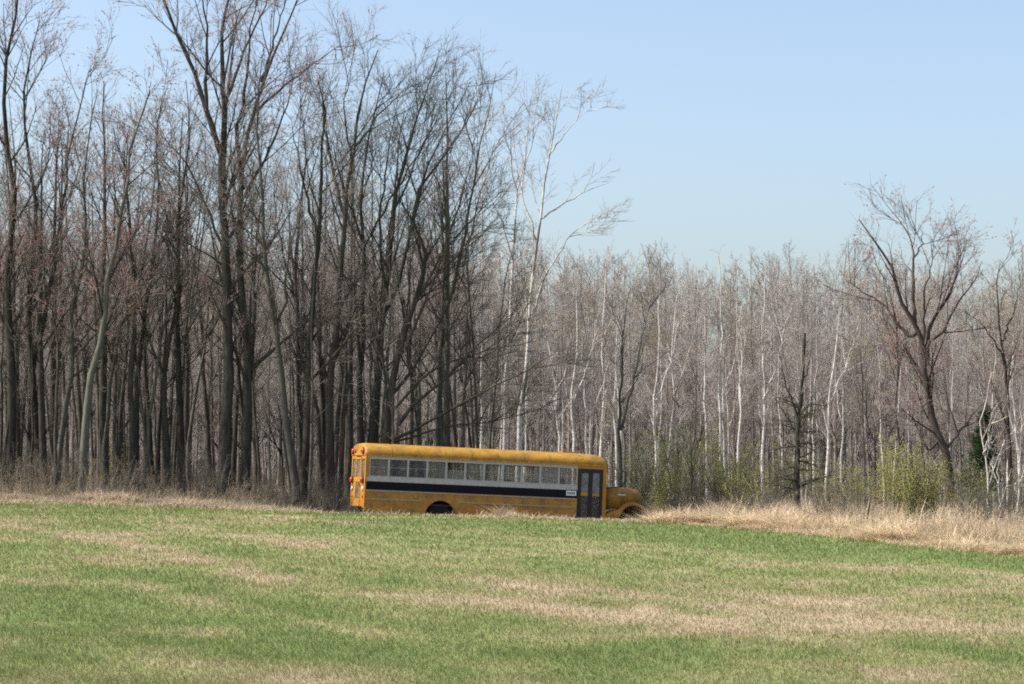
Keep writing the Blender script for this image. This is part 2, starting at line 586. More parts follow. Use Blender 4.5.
def straw():
    r = np.random.default_rng(5)
    B = []; H = []; W = []; AZ = []; LE = []; BE = []; VA = []

    def clump(x, y, n, h, sp, val, flat=0.0, az0=None, wm=1.0):
        a = r.uniform(0, 2 * np.pi, n) if az0 is None else az0 + r.normal(0, .7, n)
        rad = sp * np.sqrt(r.random(n)); th = r.uniform(0, 2 * np.pi, n)
        bx = x + rad * np.cos(th); by = y + rad * np.sin(th)
        B.append(np.stack([bx, by, ground(bx, by) - .02], 1))
        H.append(h * r.uniform(.5, 1.15, n)); W.append(wm * r.uniform(.005, .016, n)); AZ.append(a)
        LE.append(flat + r.uniform(0, .45, n)); BE.append(r.uniform(0, .8, n) + flat * .6)
        VA.append(np.clip(val + r.normal(0, .16, n), 0, 1))
    # along the whole edge of the field
    for i in range(7000):
        px = r.uniform(-380, 1500)
        right = sstep(620, 720, px)
        depth = 1.7 + 5.6 * right
        d = r.random() ** 1.1 * depth - .35
        Y = float(edge_y(px)) + d
        x = (px - 512) / F * Y
        lx = (x - BUS_MID[0]) * BUS_DIR[0] + (Y - BUS_MID[1]) * BUS_DIR[1]
        ly = -(x - BUS_MID[0]) * BUS_DIR[1] + (Y - BUS_MID[1]) * BUS_DIR[0]
        if abs(lx) < 5.4 and abs(ly) < 1.3: continue
        nz = fbm(np.array([x / 1.1]), np.array([Y / 1.6]), 77, 2)[0]; nz = float(np.clip((nz - .5) * 1.7 + .5, 0, 1))
        busfront = 345 < px < 652
        if busfront:
            if nz < .42 and r.random() < .6: continue
            h = r.uniform(.07, .18) + .22 * max(0, nz - .68) / .32
            val = .50
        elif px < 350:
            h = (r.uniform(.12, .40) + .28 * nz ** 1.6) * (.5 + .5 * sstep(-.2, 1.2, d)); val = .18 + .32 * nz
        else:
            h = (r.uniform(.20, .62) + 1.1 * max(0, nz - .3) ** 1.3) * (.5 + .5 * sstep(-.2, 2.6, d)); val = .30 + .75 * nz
        if px > 652 and d < 2.6 and r.random() < .38:       # matted, laid over towards the field
            clump(x, Y, 34, h * 1.2, .42, val + .05, flat=.9, az0=r.choice([-1.6, -2.3, -.8, 3.0]))
        else:
            clump(x, Y, 26, h, .26, val, flat=r.uniform(0, .4))
    for i in range(2000):       # short frayed fringe where the turf begins
        px = r.uniform(-380, 1500); Y = float(edge_y(px)) + r.normal(-.35, .45); x = (px - 512) / F * Y
        clump(x, Y, 14, r.uniform(.06, .20), .35, .55 + .25 * float(sstep(600, 700, px)))
    for i in range(3200):        # dead tufts and stalks out in the field
        px = r.uniform(-150, 1180); Y = 15 + 58 * r.random() ** .8; x = (px - 512) / F * Y
        if edge_d(x, Y) > -.5: continue
        if fbm(np.array([x / 2.5]), np.array([Y / 4.]), 91, 2)[0] < .46: continue
        clump(x, Y, int(r.integers(3, 10)), r.uniform(.05, .11), r.uniform(.03, .16), r.uniform(.1, .55), flat=r.uniform(0, .6), wm=.3)
    for i in range(1500):       # tall pale weeds in the open scrub between the bus and the maples
        px = r.uniform(645, 1100); d = 3 + 17 * r.random(); Y = float(edge_y(px)) + d; x = (px - 512) / F * Y
        if vnoise(np.array([x / 1.8]), np.array([Y / 2.5]), 99)[0] < .4: continue
        clump(x, Y, 22, r.uniform(.5, 1.25), .5, r.uniform(.40, .8))
    # straw tufts right at the bus's flank
    for px, h, n in ((390, .62, 260), (384, .5, 160), (412, .35, 120), (467, .55, 200), (476, .42, 140), (510, .66, 300), (503, .5, 160), (535, .4, 140), (556, .35, 120),
                     (585, .3, 90), (603, .3, 120), (654, .7, 260), (662, .95, 420), (671, .8, 300), (372, .3, 100), (436, .3, 90)):
        d0 = 1.5 if px < 640 else 2.4
        Y = float(edge_y(px)) + d0 * r.uniform(.4, .8); x = (px - 512) / F * Y
        for q in range(5):      # ragged, not one neat fan
            qx = x + r.normal(0, .38); qy = Y + r.normal(0, .3)
            clump(qx, qy, max(10, n // 4), h * r.uniform(.6, 1.25), r.uniform(.12, .4), r.uniform(.35, .8), flat=r.uniform(0, .7), az0=r.uniform(0, 6.28))
    # brome and weeds in the brush behind the bus and along the wood
    for i in range(9500):
        px = r.uniform(-380, 1600); d = 2 + (16 + 10 * float(sstep(600, 720, px))) * r.random()
        if px < 640 and r.random() < .5: continue
        Y = float(edge_y(px)) + d; x = (px - 512) / F * Y
        lx = (x - BUS_MID[0]) * BUS_DIR[0] + (Y - BUS_MID[1]) * BUS_DIR[1]
        ly = -(x - BUS_MID[0]) * BUS_DIR[1] + (Y - BUS_MID[1]) * BUS_DIR[0]
        if abs(lx) < 5.8 and abs(ly) < 1.6: continue
        right = sstep(600, 720, px)
        clump(x, Y, 20, r.uniform(.3, .8) + .35 * right * r.random(), .5, .16 + .42 * right)
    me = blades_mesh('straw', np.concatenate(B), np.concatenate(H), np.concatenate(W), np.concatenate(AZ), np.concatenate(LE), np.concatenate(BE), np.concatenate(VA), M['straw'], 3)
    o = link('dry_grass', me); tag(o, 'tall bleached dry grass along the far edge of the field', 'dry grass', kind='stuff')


straw()


def brush():
    """thin bare brambles and weed stalks under the trees: nobody could count them"""
    r = np.random.default_rng(9)
    n = 14000
    px = r.uniform(-380, 1600, n)
    right = sstep(560, 700, px)
    d = 1.0 + r.random(n) ** 1.3 * (16 + 14 * right)
    Y = edge_y(px) + d; x = (px - 512) / F * Y
    lx = (x - BUS_MID[0]) * BUS_DIR[0] + (Y - BUS_MID[1]) * BUS_DIR[1]
    ly = -(x - BUS_MID[0]) * BUS_DIR[1] + (Y - BUS_MID[1]) * BUS_DIR[0]
    ok = ~((np.abs(px - 797) < 15) & (Y < 79.5) & (Y > 60)) & ~((np.abs(lx) < 5.9) & (np.abs(ly) < 1.7)) & ~((px > 338) & (px < 655) & (ly < 1.7))
    dens = fbm(x / 3.5, Y / 3.5, 88, 2)
    ok &= r.random(n) < (.05 + 1.25 * dens ** 2) * (1 - .35 * right)
    px, x, Y, d, dens, right = px[ok], x[ok], Y[ok], d[ok], dens[ok], right[ok]; n = len(x)
    h = r.uniform(.35, 1.6, n) * (.25 + 1.3 * dens) * (1 - .25 * right) * sstep(.2, 3.5, d + .8)
    az = r.uniform(0, 2 * np.pi, n); ln = r.uniform(0, .45, n)
    base = np.stack([x, Y, ground(x, Y) - .03], 1)
    dirv = np.stack([np.cos(az) * ln, np.sin(az) * ln, np.ones(n)], 1)
    P = np.stack([base + dirv * (h * t)[:, None] + r.normal(0, .03, (n, 3)) * (t > 0) for t in (0, .35, .7, 1.0)], 1)
    Rr = np.array([1, .8, .6, .3])[None] * r.uniform(.006, .012, (n, 1))
    T = Tubes(); T.add(P, Rr, 3, 0)
    C, RR = kids(r, P, Rr, 4, .25, .98, 38, .42, .6, .08, .15, 3, .004)
    T.add(C, RR, 3, 0)
    C2, RR2 = kids(r, C, RR, 2, .3, .95, 40, .5, .7, .05, .15, 2, .0035)
    T.add(C2, RR2, 3, 0)
    me = T.mesh('brush', [M['weed']])
    val = np.clip(.16 + .55 * right + r.normal(0, .18, n), 0, 1)
    add_attr(me, np.concatenate([np.repeat(val, 4 * 3), np.repeat(val, 4 * 3 * 3), np.repeat(val, 4 * 2 * 2 * 3)]))
    o = link('undergrowth', me); tag(o, 'tangle of bare grey brown brambles and weed stalks below the trees', 'undergrowth', kind='stuff')


brush()

# ------------------------------------------------------------------ trees: kinds grown once and copied
def spec_wood(limbs=15, ang=36, up=.05, t0=.3, fine=1.0, tw=.0058, size=1.0):
    d1 = limbs / 9.0
    return {'sides': 7, 'levels': [
        dict(dens=d1, t0=t0, t1=.98, ang=ang, l0=1.6 * size, l1=5.2 * size, rr=.52, up=up, wig=.06, k=8, minr=.017, shape=.6, sides=5, mi=0),
        dict(dens=2.3, t0=.15, t1=.98, ang=35, l0=.7 * size, l1=2.2 * size, rr=.55, up=.05, wig=.07, k=5, minr=.010, shape=.45, sides=4, mi=0, nmax=600),
        dict(dens=3.9 * fine, t0=.12, t1=1., ang=36, l0=.4, l1=1.2, rr=.6, up=.04, wig=.07, k=4, minr=.007, shape=.4, sides=3, mi=1, nmax=3000),
        dict(dens=4.6 * fine, t0=.1, t1=1., ang=34, l0=.22, l1=.7, rr=.7, up=.03, wig=.05, k=3, minr=tw, shape=.3, sides=3, mi=1, nmax=7500),
    ]}


def straight_stem(r, H, r0, lean=.05, wob=.12, k=14, end=.08, power=1.0):
    az = r.uniform(0, 2 * np.pi)
    ln = abs(r.normal(0, lean)) * H
    t = np.linspace(0, 1, k)
    x = ln * t ** 1.3 * np.cos(az) + np.cumsum(r.normal(0, wob, k)) * t ** .5 * .55
    y = ln * t ** 1.3 * np.sin(az) + np.cumsum(r.normal(0, wob, k)) * t ** .5 * .55
    P = np.stack([x - x[0], y - y[0], H * t - .15], 1)
    return P, taper(r0, k, end, 1.4, power)


def fork_stems(r, H, r0, lean=.05):
    """a trunk that splits in two leaders part way up"""
    P, Rr = straight_stem(r, H, r0, lean)
    f = r.integers(4, 7)
    b = P[f].copy(); az = r.uniform(0, 2 * np.pi); L = H - b[2]
    k = len(P)
    t = np.linspace(0, 1, k)
    s = .28 * L * t ** .8
    Q = np.stack([b[0] + np.cos(az) * s + np.cumsum(r.normal(0, .05, k)), b[1] + np.sin(az) * s + np.cumsum(r.normal(0, .05, k)), b[2] + L * .95 * t], 1)
    Q[0] = b
    return [(P, Rr), (Q, taper(Rr[f] * .8, k, .1, 1.0))]


def protos(kind, n, seed):
    out = []
    for i in range(n):
        r = np.random.default_rng(seed + i)
        if kind == 'wood':
            H = r.uniform(14.5, 18.5); r0 = r.uniform(.12, .20)
            st = fork_stems(r, H, r0) if i % 3 == 1 else [straight_stem(r, H, r0)]
            red = i % 2 == 0
            sp = spec_wood(limbs=13 if len(st) == 1 else 9, ang=36, t0=.34)
            t, c = grow(r, st, sp, [M['bark_dark'] if i % 4 else M['bark_grey']], [M['bark_dark'], M['twig_red' if red else 'twig_dark'], M['bud_red']], 'wood', (500 if red else 60, .02, 2))
        elif kind == 'pole':      # thin understorey pole
            H = r.uniform(7, 12); r0 = r.uniform(.05, .09)
            st = [straight_stem(r, H, r0, .09, .10)]
            sp = spec_wood(limbs=13, ang=36, t0=.25, fine=.8, size=.6)
            sp['levels'][0]['minr'] = .012
            t, c = grow(r, st, sp, [M['bark_grey'] if i % 2 else M['bark_dark']], [M['bark_dark'], M['twig_dark'], M['bud_red']], 'pole', None)
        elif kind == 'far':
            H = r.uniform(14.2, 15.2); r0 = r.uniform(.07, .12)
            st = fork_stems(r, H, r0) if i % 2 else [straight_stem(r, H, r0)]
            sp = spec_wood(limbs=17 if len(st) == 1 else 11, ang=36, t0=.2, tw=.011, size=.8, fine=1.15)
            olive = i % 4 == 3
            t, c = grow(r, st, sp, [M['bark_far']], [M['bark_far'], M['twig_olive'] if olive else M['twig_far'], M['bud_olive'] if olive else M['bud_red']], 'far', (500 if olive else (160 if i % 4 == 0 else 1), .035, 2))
        elif kind == 'birch':
            H = r.uniform(9.5, 12.2); r0 = r.uniform(.055, .085)
            st = [straight_stem(r, H, r0, .05, .10, end=.15)]
            if i % 3 == 2:
                st = fork_stems(r, H, r0, .06)
            sp = spec_wood(limbs=10, ang=32, t0=.34, tw=.008, fine=.7, size=.6)
            sp['levels'][0]['minr'] = .022
            t, c = grow(r, st, sp, [M['birch']], [M['bark_far'], M['twig_birch']], 'birch', None)
        out.append((t, c))
    return out


wood = protos('wood', 9, 100)
pole = protos('pole', 5, 200)
far = protos('far', 8, 300)
birch = protos('birch', 6, 400)

# each kind is built once with its parts, then copied
def scatter(items, protos_, name, cat, labels, group):
    first = {}
    for j, (px, Y, sc, v) in enumerate(items):
        x = (px - 512) / F * Y
        loc = (x, Y, gz(x, Y))
        if v not in first:
            o = make_tree(name, loc, 'x', cat, protos_[v][0], protos_[v][1])
            first[v] = o
        else:
            o = copy_tree(first[v])
            o.location = loc
        o.rotation_euler = (0, 0, float(rng.uniform(0, 6.28)))
        o.scale = (sc, sc, sc)
        lab = labels(px, Y, v)
        tag(o, lab, cat, group)


def spread(n, pxa, pxb, Ya, Yb, mind, seed, keep=None, gamma=1.0):
    r = np.random.default_rng(seed); pts = []
    tries = 0
    while len(pts) < n and tries < 20000:
        tries += 1
        Y = Ya + (Yb - Ya) * r.random() ** gamma; px = r.uniform(pxa, pxb); x = (px - 512) / F * Y
        if keep and not keep(px, Y): continue
        if all((x - a) ** 2 + (Y - b) ** 2 > mind ** 2 for a, b, _ in pts): pts.append((x, Y, px))
    return [(p, Y) for _, Y, p in pts]


r_ = np.random.default_rng(31)
# rows of the left wood
items = [(p, Y, float(r_.uniform(.70, .97)), int(r_.integers(0, 9)))
         for p, Y in spread(88, -140, 470, 82, 122, 1.7, 1, lambda p, Y: Y > edge_y(p) + 7)]
scatter(items, wood, 'bare_tree', 'tree',
        lambda p, Y, v: ('tall bare tree with pinkish buds standing in the depth of the dark wood' if v % 2 == 0 else 'tall bare brown twigged tree standing in the depth of the dark wood'),
        'tall trees in the depth of the dark wood')
items = [(p, Y, float(r_.uniform(.75, 1.15)), int(r_.integers(0, 5))) for p, Y in spread(92, -130, 500, 80, 112, 1.1, 2, lambda p, Y: Y > edge_y(p) + 4.5)]
scatter(items, pole, 'young_tree', 'tree', lambda p, Y, v: 'thin bare pole tree growing between the big trunks of the dark wood', 'thin pole trees in the dark wood')
# the pale wood behind
items = [(p, Y, float(r_.uniform(.93, 1.03) * (.72 + .28 * Y / 150)), int(r_.integers(0, 8))) for p, Y in spread(290, -160, 1290, 128, 172, 1.7, 3, None, 1.2)]
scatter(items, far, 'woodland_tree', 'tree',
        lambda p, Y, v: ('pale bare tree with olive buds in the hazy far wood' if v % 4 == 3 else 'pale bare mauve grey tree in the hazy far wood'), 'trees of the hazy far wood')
items = [(p, Y, float(r_.uniform(.8, 1.05)), int(r_.integers(0, 6))) for p, Y in spread(34, 470, 1150, 104, 134, 1.6, 4)]
scatter(items, birch, 'birch_tree', 'tree', lambda p, Y, v: 'slender white stemmed birch before the hazy far wood', 'white birches before the far wood')


def backwood():
    """the far-off depth of the wood, one mass of twigs"""
    r = np.random.default_rng(77)
    n = 720
    px = r.uniform(-380, 1500, n); Y = r.uniform(166, 200, n); x = (px - 512) / F * Y
    H = r.uniform(16.5, 19.4, n)
    base = np.stack([x, Y, ground(x, Y)], 1)
    k = 8; t = np.linspace(0, 1, k)
    P = base[:, None] + np.stack([np.cumsum(r.normal(0, .12, (n, k)), 1), np.cumsum(r.normal(0, .12, (n, k)), 1), H[:, None] * t[None]], -1)
    Rr = r.uniform(.09, .16, (n, 1)) * (1 - .85 * t)[None]
    T = Tubes(); T.add(P, Rr, 4, 0)
    C, RR = kids(r, P, Rr, 20, .15, .98, 36, .22, .5, .07, .07, 4, .025); T.add(C, RR, 3, 0)
    C, RR = kids(r, C, RR, 7, .1, 1., 36, .5, .6, .05, .08, 3, .017); T.add(C, RR, 3, 1)
    C, RR = kids(r, C, RR, 3, .1, 1., 40, .6, .7, .06, .12, 2, .014); T.add(C, RR, 3, 1)
    n = 2000
    px = r.uniform(-400, 1550, n); Y = r.uniform(150, 206, n); x = (px - 512) / F * Y; H = r.uniform(2.2, 6.0, n)
    base = np.stack([x, Y, ground(x, Y)], 1); t = np.linspace(0, 1, 5)
    P = base[:, None] + np.stack([np.cumsum(r.normal(0, .12, (n, 5)), 1), np.cumsum(r.normal(0, .12, (n, 5)), 1), H[:, None] * t[None]], -1)
    Rr = r.uniform(.03, .06, (n, 1)) * (1 - .8 * t)[None]
    T.add(P, Rr, 3, 0)
    C, RR = kids(r, P, Rr, 9, .05, .98, 35, .42, .6, .1, .1, 4, .022); T.add(C, RR, 3, 1)
    C, RR = kids(r, C, RR, 4, .1, 1., 35, .55, .7, .08, .12, 3, .018); T.add(C, RR, 3, 1)
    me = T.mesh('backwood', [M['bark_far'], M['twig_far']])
    o = link('distant_wood', me); tag(o, 'grey mauve mass of bare twigs closing the view behind every tree', 'woods', kind='stuff')


backwood()


# ------------------------------------------------------------------ trees one can point at
def hero(name, label, Y, stems, r0s, levels, trunk_mats, crown_mats, seed, buds=None, cat='tree', group=None, extra_level0=None, jit=1.2, k=14, ends=None, squash=None):
    """stems: pixel polylines; the first starts at the ground. Later stems start on an earlier one."""
    r = np.random.default_rng(seed)
    if squash: stems = [[(q[0], squash[0] - (squash[0] - q[1]) * squash[1] if q[1] < squash[0] else q[1]) for q in pl] for pl in stems]
    b = stems[0][0]
    base = at(b[0], b[1], Y); base[2] = gz(base[0], base[1])
    out = []
    for i, pl in enumerate(stems):
        dz = 0 if i == 0 else r.normal(0, jit)
        pts = []
        for j, q in enumerate(pl):
            yy = Y + dz * j / max(1, len(pl) - 1)
            pts.append(at(q[0], q[1], yy))
        pts = np.array(pts)
        if i == 0: pts[0] = base + np.array([0, 0, -.2])
        P = resample(pts, k, .035, r) - base
        end = .10 if ends is None else ends[i]
        out.append((P, taper(r0s[i] * .82, k, end, 1.35 if i == 0 else 1.0)))
    t, c = grow(r, out, {'sides': 8, 'levels': levels}, trunk_mats, crown_mats, name, buds)
    return make_tree(name, tuple(base), label, cat, t, c, group)


def lv(n1=10, ang=34, up=.05, t0=.4, l1=.30, tw=.0056, n2=6, n3=5, n4=3, rr1=.55, minr1=.016):
    z = l1 / .30
    return [dict(dens=n1 / 7.5, t0=t0 * .85, t1=.98, ang=ang, l0=1.4 * z, l1=4.6 * z, rr=rr1, up=up, wig=.06, k=8, minr=minr1, shape=.55, sides=5, mi=0),
            dict(dens=2.5 * n2 / 6, t0=.15, t1=.98, ang=35, l0=.7 * z, l1=2.1 * z, rr=.55, up=.05, wig=.07, k=5, minr=.0095, shape=.45, sides=4, mi=0, nmax=1400),
            dict(dens=4.4 * n3 / 5, t0=.12, t1=1., ang=36, l0=.4, l1=1.2, rr=.6, up=.04, wig=.07, k=4, minr=.0068, shape=.4, sides=3, mi=1, nmax=5500),
            dict(dens=5.0 * n4 / 3, t0=.1, t1=1., ang=34, l0=.22, l1=.68, rr=.7, up=.03, wig=.05, k=3, minr=tw, shape=.3, sides=3, mi=1, nmax=14000)]


BD, BG, BB = [M['bark_dark']], [M['bark_grey']], [M['bark_brown']]
CD = [M['bark_dark'], M['twig_dark'], M['bud_red']]
CR = [M['bark_dark'], M['twig_red'], M['bud_red']]
CG = [M['bark_grey'], M['twig_dark'], M['bud_red']]

# left edge of the wood
hero('bare_tree', 'thick dark tree cut by the left edge of the photo', 82, [[(10, 497), (12, 400), (7, 300), (14, 200), (4, 100), (16, 10), (26, -70)]], [.24], lv(15, t0=.3, l1=.32), BD, CR, 501, (3200, .022, 2))
hero('bare_tree', 'dark trunk forking below mid height at the left end of the wood', 83, [[(41, 497), (38, 430), (32, 364), (28, 300), (36, 200), (22, 100), (40, 20)], [(33, 370), (44, 320), (58, 240), (70, 150), (90, 70)]], [.20, .13], lv(10, t0=.25), BD, CR, 502, (3600, .022, 2))
hero('bare_tree', 'curving trunk with a pale sunlit streak, left of the smooth greenish trunk', 82, [[(57, 497), (58, 470), (66, 400), (72, 353), (74, 307), (86, 240), (84, 170), (98, 90)]], [.16], lv(14, t0=.35), BG, CR, 503, (2600, .022, 2))
hero('bare_tree', 'smooth greenish grey trunk standing forward at the wood edge, sunlit on its left', 80, [[(82, 500), (85, 450), (91, 375), (101, 337), (110, 273), (126, 195), (132, 140), (150, 90)]], [.21], lv(13, t0=.42), BG, CR, 504, (2600, .022, 2))
hero('bare_tree', 'thin tree leaning right with a pale left edge, right of the smooth greenish trunk', 84, [[(103, 497), (106, 440), (114, 356), (128, 310), (137, 288), (152, 215), (158, 130)]], [.12], lv(11, t0=.4), BG, CR, 505, (600, .022, 2))
hero('bare_tree', 'tree with a broken stub on its dark trunk amid the left wood', 84, [[(135, 497), (137, 430), (140, 345), (148, 300), (152, 265), (158, 190), (156, 120), (166, 90)], [(139, 372), (135, 356), (133, 350)]], [.16, .09], lv(11, t0=.4), BD, CR, 506, (900, .022, 2), ends=[.1, .8])
hero('bare_tree', 'slim tree with a tan sunlit stripe leaning right amid the left wood', 83, [[(143, 497), (148, 430), (160, 350), (168, 310), (176, 270), (186, 200), (188, 140)]], [.10], lv(11, t0=.4), BG, CD, 507)
hero('bare_tree', 'straight dark tree just left of the tallest forked tree', 84, [[(167, 497), (166, 440), (165, 375), (170, 330), (178, 285), (180, 200), (190, 130), (186, 80)]], [.15], lv(13, t0=.35), BD, CR, 508, (900, .022, 2))
hero('bare_tree', 'slim pale edged tree beside the base of the tallest forked tree', 86, [[(172, 497), (176, 440), (186, 326), (196, 250), (206, 170), (204, 120)]], [.09], lv(11, t0=.4), BG, CD, 509)
hero('bare_tree', 'crooked slim tree crossing behind the tallest forked tree', 88, [[(187, 497), (190, 430), (205, 345), (212, 280), (236, 190), (232, 110)]], [.10], lv(11, t0=.4), BG, CD, 510)
hero('bare_tree', 'tallest forked dark tree of the left wood, crown leaving the top of the photo', 82,
     [[(224, 500), (226, 420), (228, 307), (222, 190), (217, 144), (198, 84), (182, 42), (160, -10), (150, -50)],
      [(222, 185), (224, 95), (222, 38), (230, -10), (236, -60)], [(219, 150), (206, 96), (206, 30), (200, -30)], [(225, 110), (240, 60), (262, 10), (275, -40)], [(223, 250), (190, 170), (160, 135), (140, 110)]],
     [.30, .17, .12, .09, .07], lv(9, t0=.3, l1=.30, n2=6, n3=6), BD, CR, 511, (2500, .022, 2), jit=1.6)
hero('bare_tree', 'stout dark tree close right of the tallest forked tree, crown leaning right', 83,
     [[(244, 500), (246, 420), (248, 345), (240, 260), (242, 182), (253, 117), (268, 68), (287, 25), (305, -20)],
      [(243, 190), (238, 130), (246, 80), (250, 30), (262, -20)], [(254, 112), (280, 90), (310, 66), (340, 45)], [(249, 330), (225, 270), (200, 250), (170, 235)], [(262, 82), (274, 40), (290, -10)], [(242, 200), (268, 150), (290, 100), (296, 60)]],
     [.24, .11, .08, .09, .08, .08], lv(9, t0=.25, l1=.32), BD, CR, 512, (3200, .024, 2), jit=1.6)
hero('bare_tree', 'leaning greenish grey trunk curving left as it rises, left of the bus rear', 81,
     [[(297, 502), (295, 480), (286, 417), (276, 330), (267, 270), (262, 201), (257, 125), (262, 60)], [(276, 330), (286, 300), (290, 250), (303, 190)]], [.19, .08], lv(11, t0=.4), BG, CD, 513)
hero('bare_tree', 'broad dark trunk left of the bus rear with bare low snags', 82,
     [[(304, 502), (305, 470), (309, 393), (312, 305), (319, 243), (321, 163), (325, 110), (318, 80)], [(310, 380), (296, 330), (300, 300), (290, 270)], [(319, 240), (305, 190), (296, 150), (290, 115)], [(311, 340), (330, 318), (342, 322)]],
     [.22, .07, .08, .05], lv(9, t0=.3), BD, CD, 514)
hero('bare_tree', 'tall dark tree rising just behind the rear of the bus', 84,
     [[(330, 502), (331, 440), (332, 386), (339, 291), (344, 228), (353, 155), (361, 98), (378, 50)], [(345, 222), (330, 160), (322, 110), (326, 70)], [(354, 150), (384, 110), (410, 84)], [(352, 160), (345, 110), (352, 62)]],
     [.23, .10, .07, .06], lv(9, t0=.3), BD, CD, 515)
hero('bare_tree', 'dark tree with slim upright leader behind the rear windows of the bus', 85,
     [[(360, 502), (360, 428), (361, 358), (363, 291), (363, 243), (361, 193), (378, 106), (384, 72)], [(362, 240), (345, 190), (338, 140)], [(363, 250), (390, 200), (420, 150), (440, 125)]], [.18, .07, .07], lv(10, t0=.35), BD, CD, 516)
hero('bare_tree', 'fan shaped dark tree behind the bus, leaders sweeping up and right', 85,
     [[(371, 502), (372, 428), (379, 368), (384, 316), (393, 212), (408, 144), (425, 95), (436, 62)],
      [(384, 316), (402, 270), (420, 190), (445, 130), (470, 82)], [(386, 290), (380, 230), (386, 170), (398, 100)], [(394, 210), (412, 170), (440, 110), (450, 85)]],
     [.20, .11, .08, .06], lv(11, t0=.3), BD, [M['bark_dark'], M['bark_grey'], M['bud_red']], 517)
hero('bare_tree', 'dark tree behind the bus whose low branches reach far right over its roof', 83,
     [[(388, 502), (388, 450), (389, 407), (398, 358), (416, 298), (428, 262), (412, 209), (435, 167), (458, 133), (476, 105)],
      [(390, 400), (404, 327), (439, 261), (470, 222), (494, 198)], [(398, 425), (413, 405), (444, 379), (488, 335), (512, 318)],
      [(392, 440), (426, 423), (483, 392), (530, 368), (560, 347)], [(416, 298), (450, 262), (480, 232), (505, 228)], [(389, 415), (430, 372), (480, 352), (520, 345)], [(391, 445), (440, 428), (500, 420), (545, 405)], [(398, 360), (430, 290), (460, 200), (478, 130)]],
     [.21, .12, .10, .09, .07, .07, .055, .08], lv(13, t0=.3, l1=.30), BD, [M['bark_dark'], M['bark_grey'], M['bud_red']], 518, jit=2.0)

hero('bare_tree', 'upright dark tree filling the gap between the leaning trunk and the bus rear', 87, [[(322, 502), (318, 420), (300, 330), (296, 240), (306, 160), (300, 100)], [(298, 300), (280, 240), (272, 170)]], [.15, .07], lv(11, t0=.35), BD, CR, 519, (500, .02, 2))

# pale birches behind the bus
CB = [M['birch'], M['twig_birch']]
hero('birch_tree', 'thin white birch left of the two tall ones behind the bus', 98, [[(480, 500), (481, 440), (482, 360), (482, 248), (483, 211), (482, 124), (490, 74)]], [.085], lv(14, t0=.45, l1=.18, ang=30, n3=4, n4=2), [M['birch']], CB, 601, squash=(400, .94))
hero('birch_tree', 'tall birch with pale trunk, middle of the three behind the bus', 96, [[(502, 500), (505, 405), (509, 327), (512, 248), (516, 200), (518, 170), (527, 124), (530, 80)], [(512, 250), (500, 205), (488, 180), (484, 150)], [(517, 180), (508, 130), (500, 95)]], [.13, .06, .045], lv(9, t0=.4, l1=.24, ang=30, n3=4, n4=2.4), [M['birch']], CB, 602, squash=(400, .94))
hero('birch_tree', 'tallest white birch behind the bus with a long limb reaching right', 95,
     [[(517, 500), (521, 414), (527, 353), (532, 283), (538, 224), (543, 188), (549, 140), (553, 117), (562, 66)],
      [(533, 309), (545, 270), (555, 250), (575, 220), (596, 208)], [(542, 207), (569, 188), (590, 176), (612, 168)], [(537, 232), (527, 200), (522, 170), (530, 130), (545, 90)], [(549, 140), (570, 110), (592, 88)]],
     [.15, .06, .05, .06, .04], lv(9, t0=.4, l1=.24, ang=30, n3=4, n4=2.4), [M['birch']], CB, 603, squash=(400, .94))

# trees standing in front of the far wood
hero('bare_tree', 'dark slender forked tree rising behind the bus hood', 86, [[(617, 505), (618, 487), (620, 435), (620, 400), (622, 368), (624, 322), (630, 290)], [(621, 430), (632, 388), (639, 352), (647, 322), (652, 300)]], [.115, .075], lv(12, t0=.35, l1=.15), BD, CD, 604)
hero('sapling', 'twisted grey sapling standing right of the bus hood', 80, [[(690, 516), (691, 495), (693, 447), (697, 400), (694, 372)], [(691, 480), (684, 440), (680, 405)], [(692, 460), (702, 430), (704, 405)]], [.06, .03, .03], lv(26, t0=.2, l1=.11, n3=6, n4=3), BG, CD, 605)
hero('sapling', 'smaller grey sapling left of the twisted sapling', 81, [[(672, 516), (672, 490), (666, 460), (662, 435)], [(672, 492), (678, 465), (680, 450)]], [.04, .025], lv(26, t0=.2, l1=.10, n3=6, n4=3), BG, CD, 606)
hero('bare_tree', 'big maple with thick leaning trunk and fanned limbs right of the green shrub', 92,
     [[(951, 505), (950, 485), (946, 453), (936, 434), (932, 414), (927, 387), (925, 363), (921, 340), (915, 316), (900, 287), (893, 255), (880, 226), (868, 205), (859, 188)],
      [(915, 318), (913, 272), (913, 237), (909, 208), (893, 180)], [(926, 365), (928, 340), (932, 316), (947, 287), (956, 258), (959, 234), (956, 198)],
      [(922, 345), (925, 310), (924, 272), (931, 249), (932, 212)], [(927, 360), (929, 343), (943, 328), (956, 296), (973, 269), (982, 240)],
      [(917, 330), (910, 334), (894, 313), (883, 293), (862, 278), (845, 262)], [(944, 450), (965, 425), (977, 409), (990, 398)], [(938, 440), (929, 450), (921, 434), (912, 415)], [(913, 240), (922, 215), (920, 195)]],
     [.27, .11, .13, .08, .10, .10, .09, .08, .05], lv(10, t0=.3, l1=.26), BB, [M['bark_brown'], M['twig_red'], M['bud_red']], 607, (2600, .022, 2), jit=1.8, k=18, squash=(345, .80))
hero('bare_tree', 'slim maple with reddish twigs just left of the big maple', 93, [[(897, 505), (897, 442), (897, 398), (896, 334), (890, 290), (884, 262)], [(897, 380), (880, 330), (868, 296)]], [.09, .05], lv(13, t0=.35, l1=.2), BB, [M['bark_brown'], M['twig_red'], M['bud_red']], 608, (1200, .022, 2), squash=(400, .92))
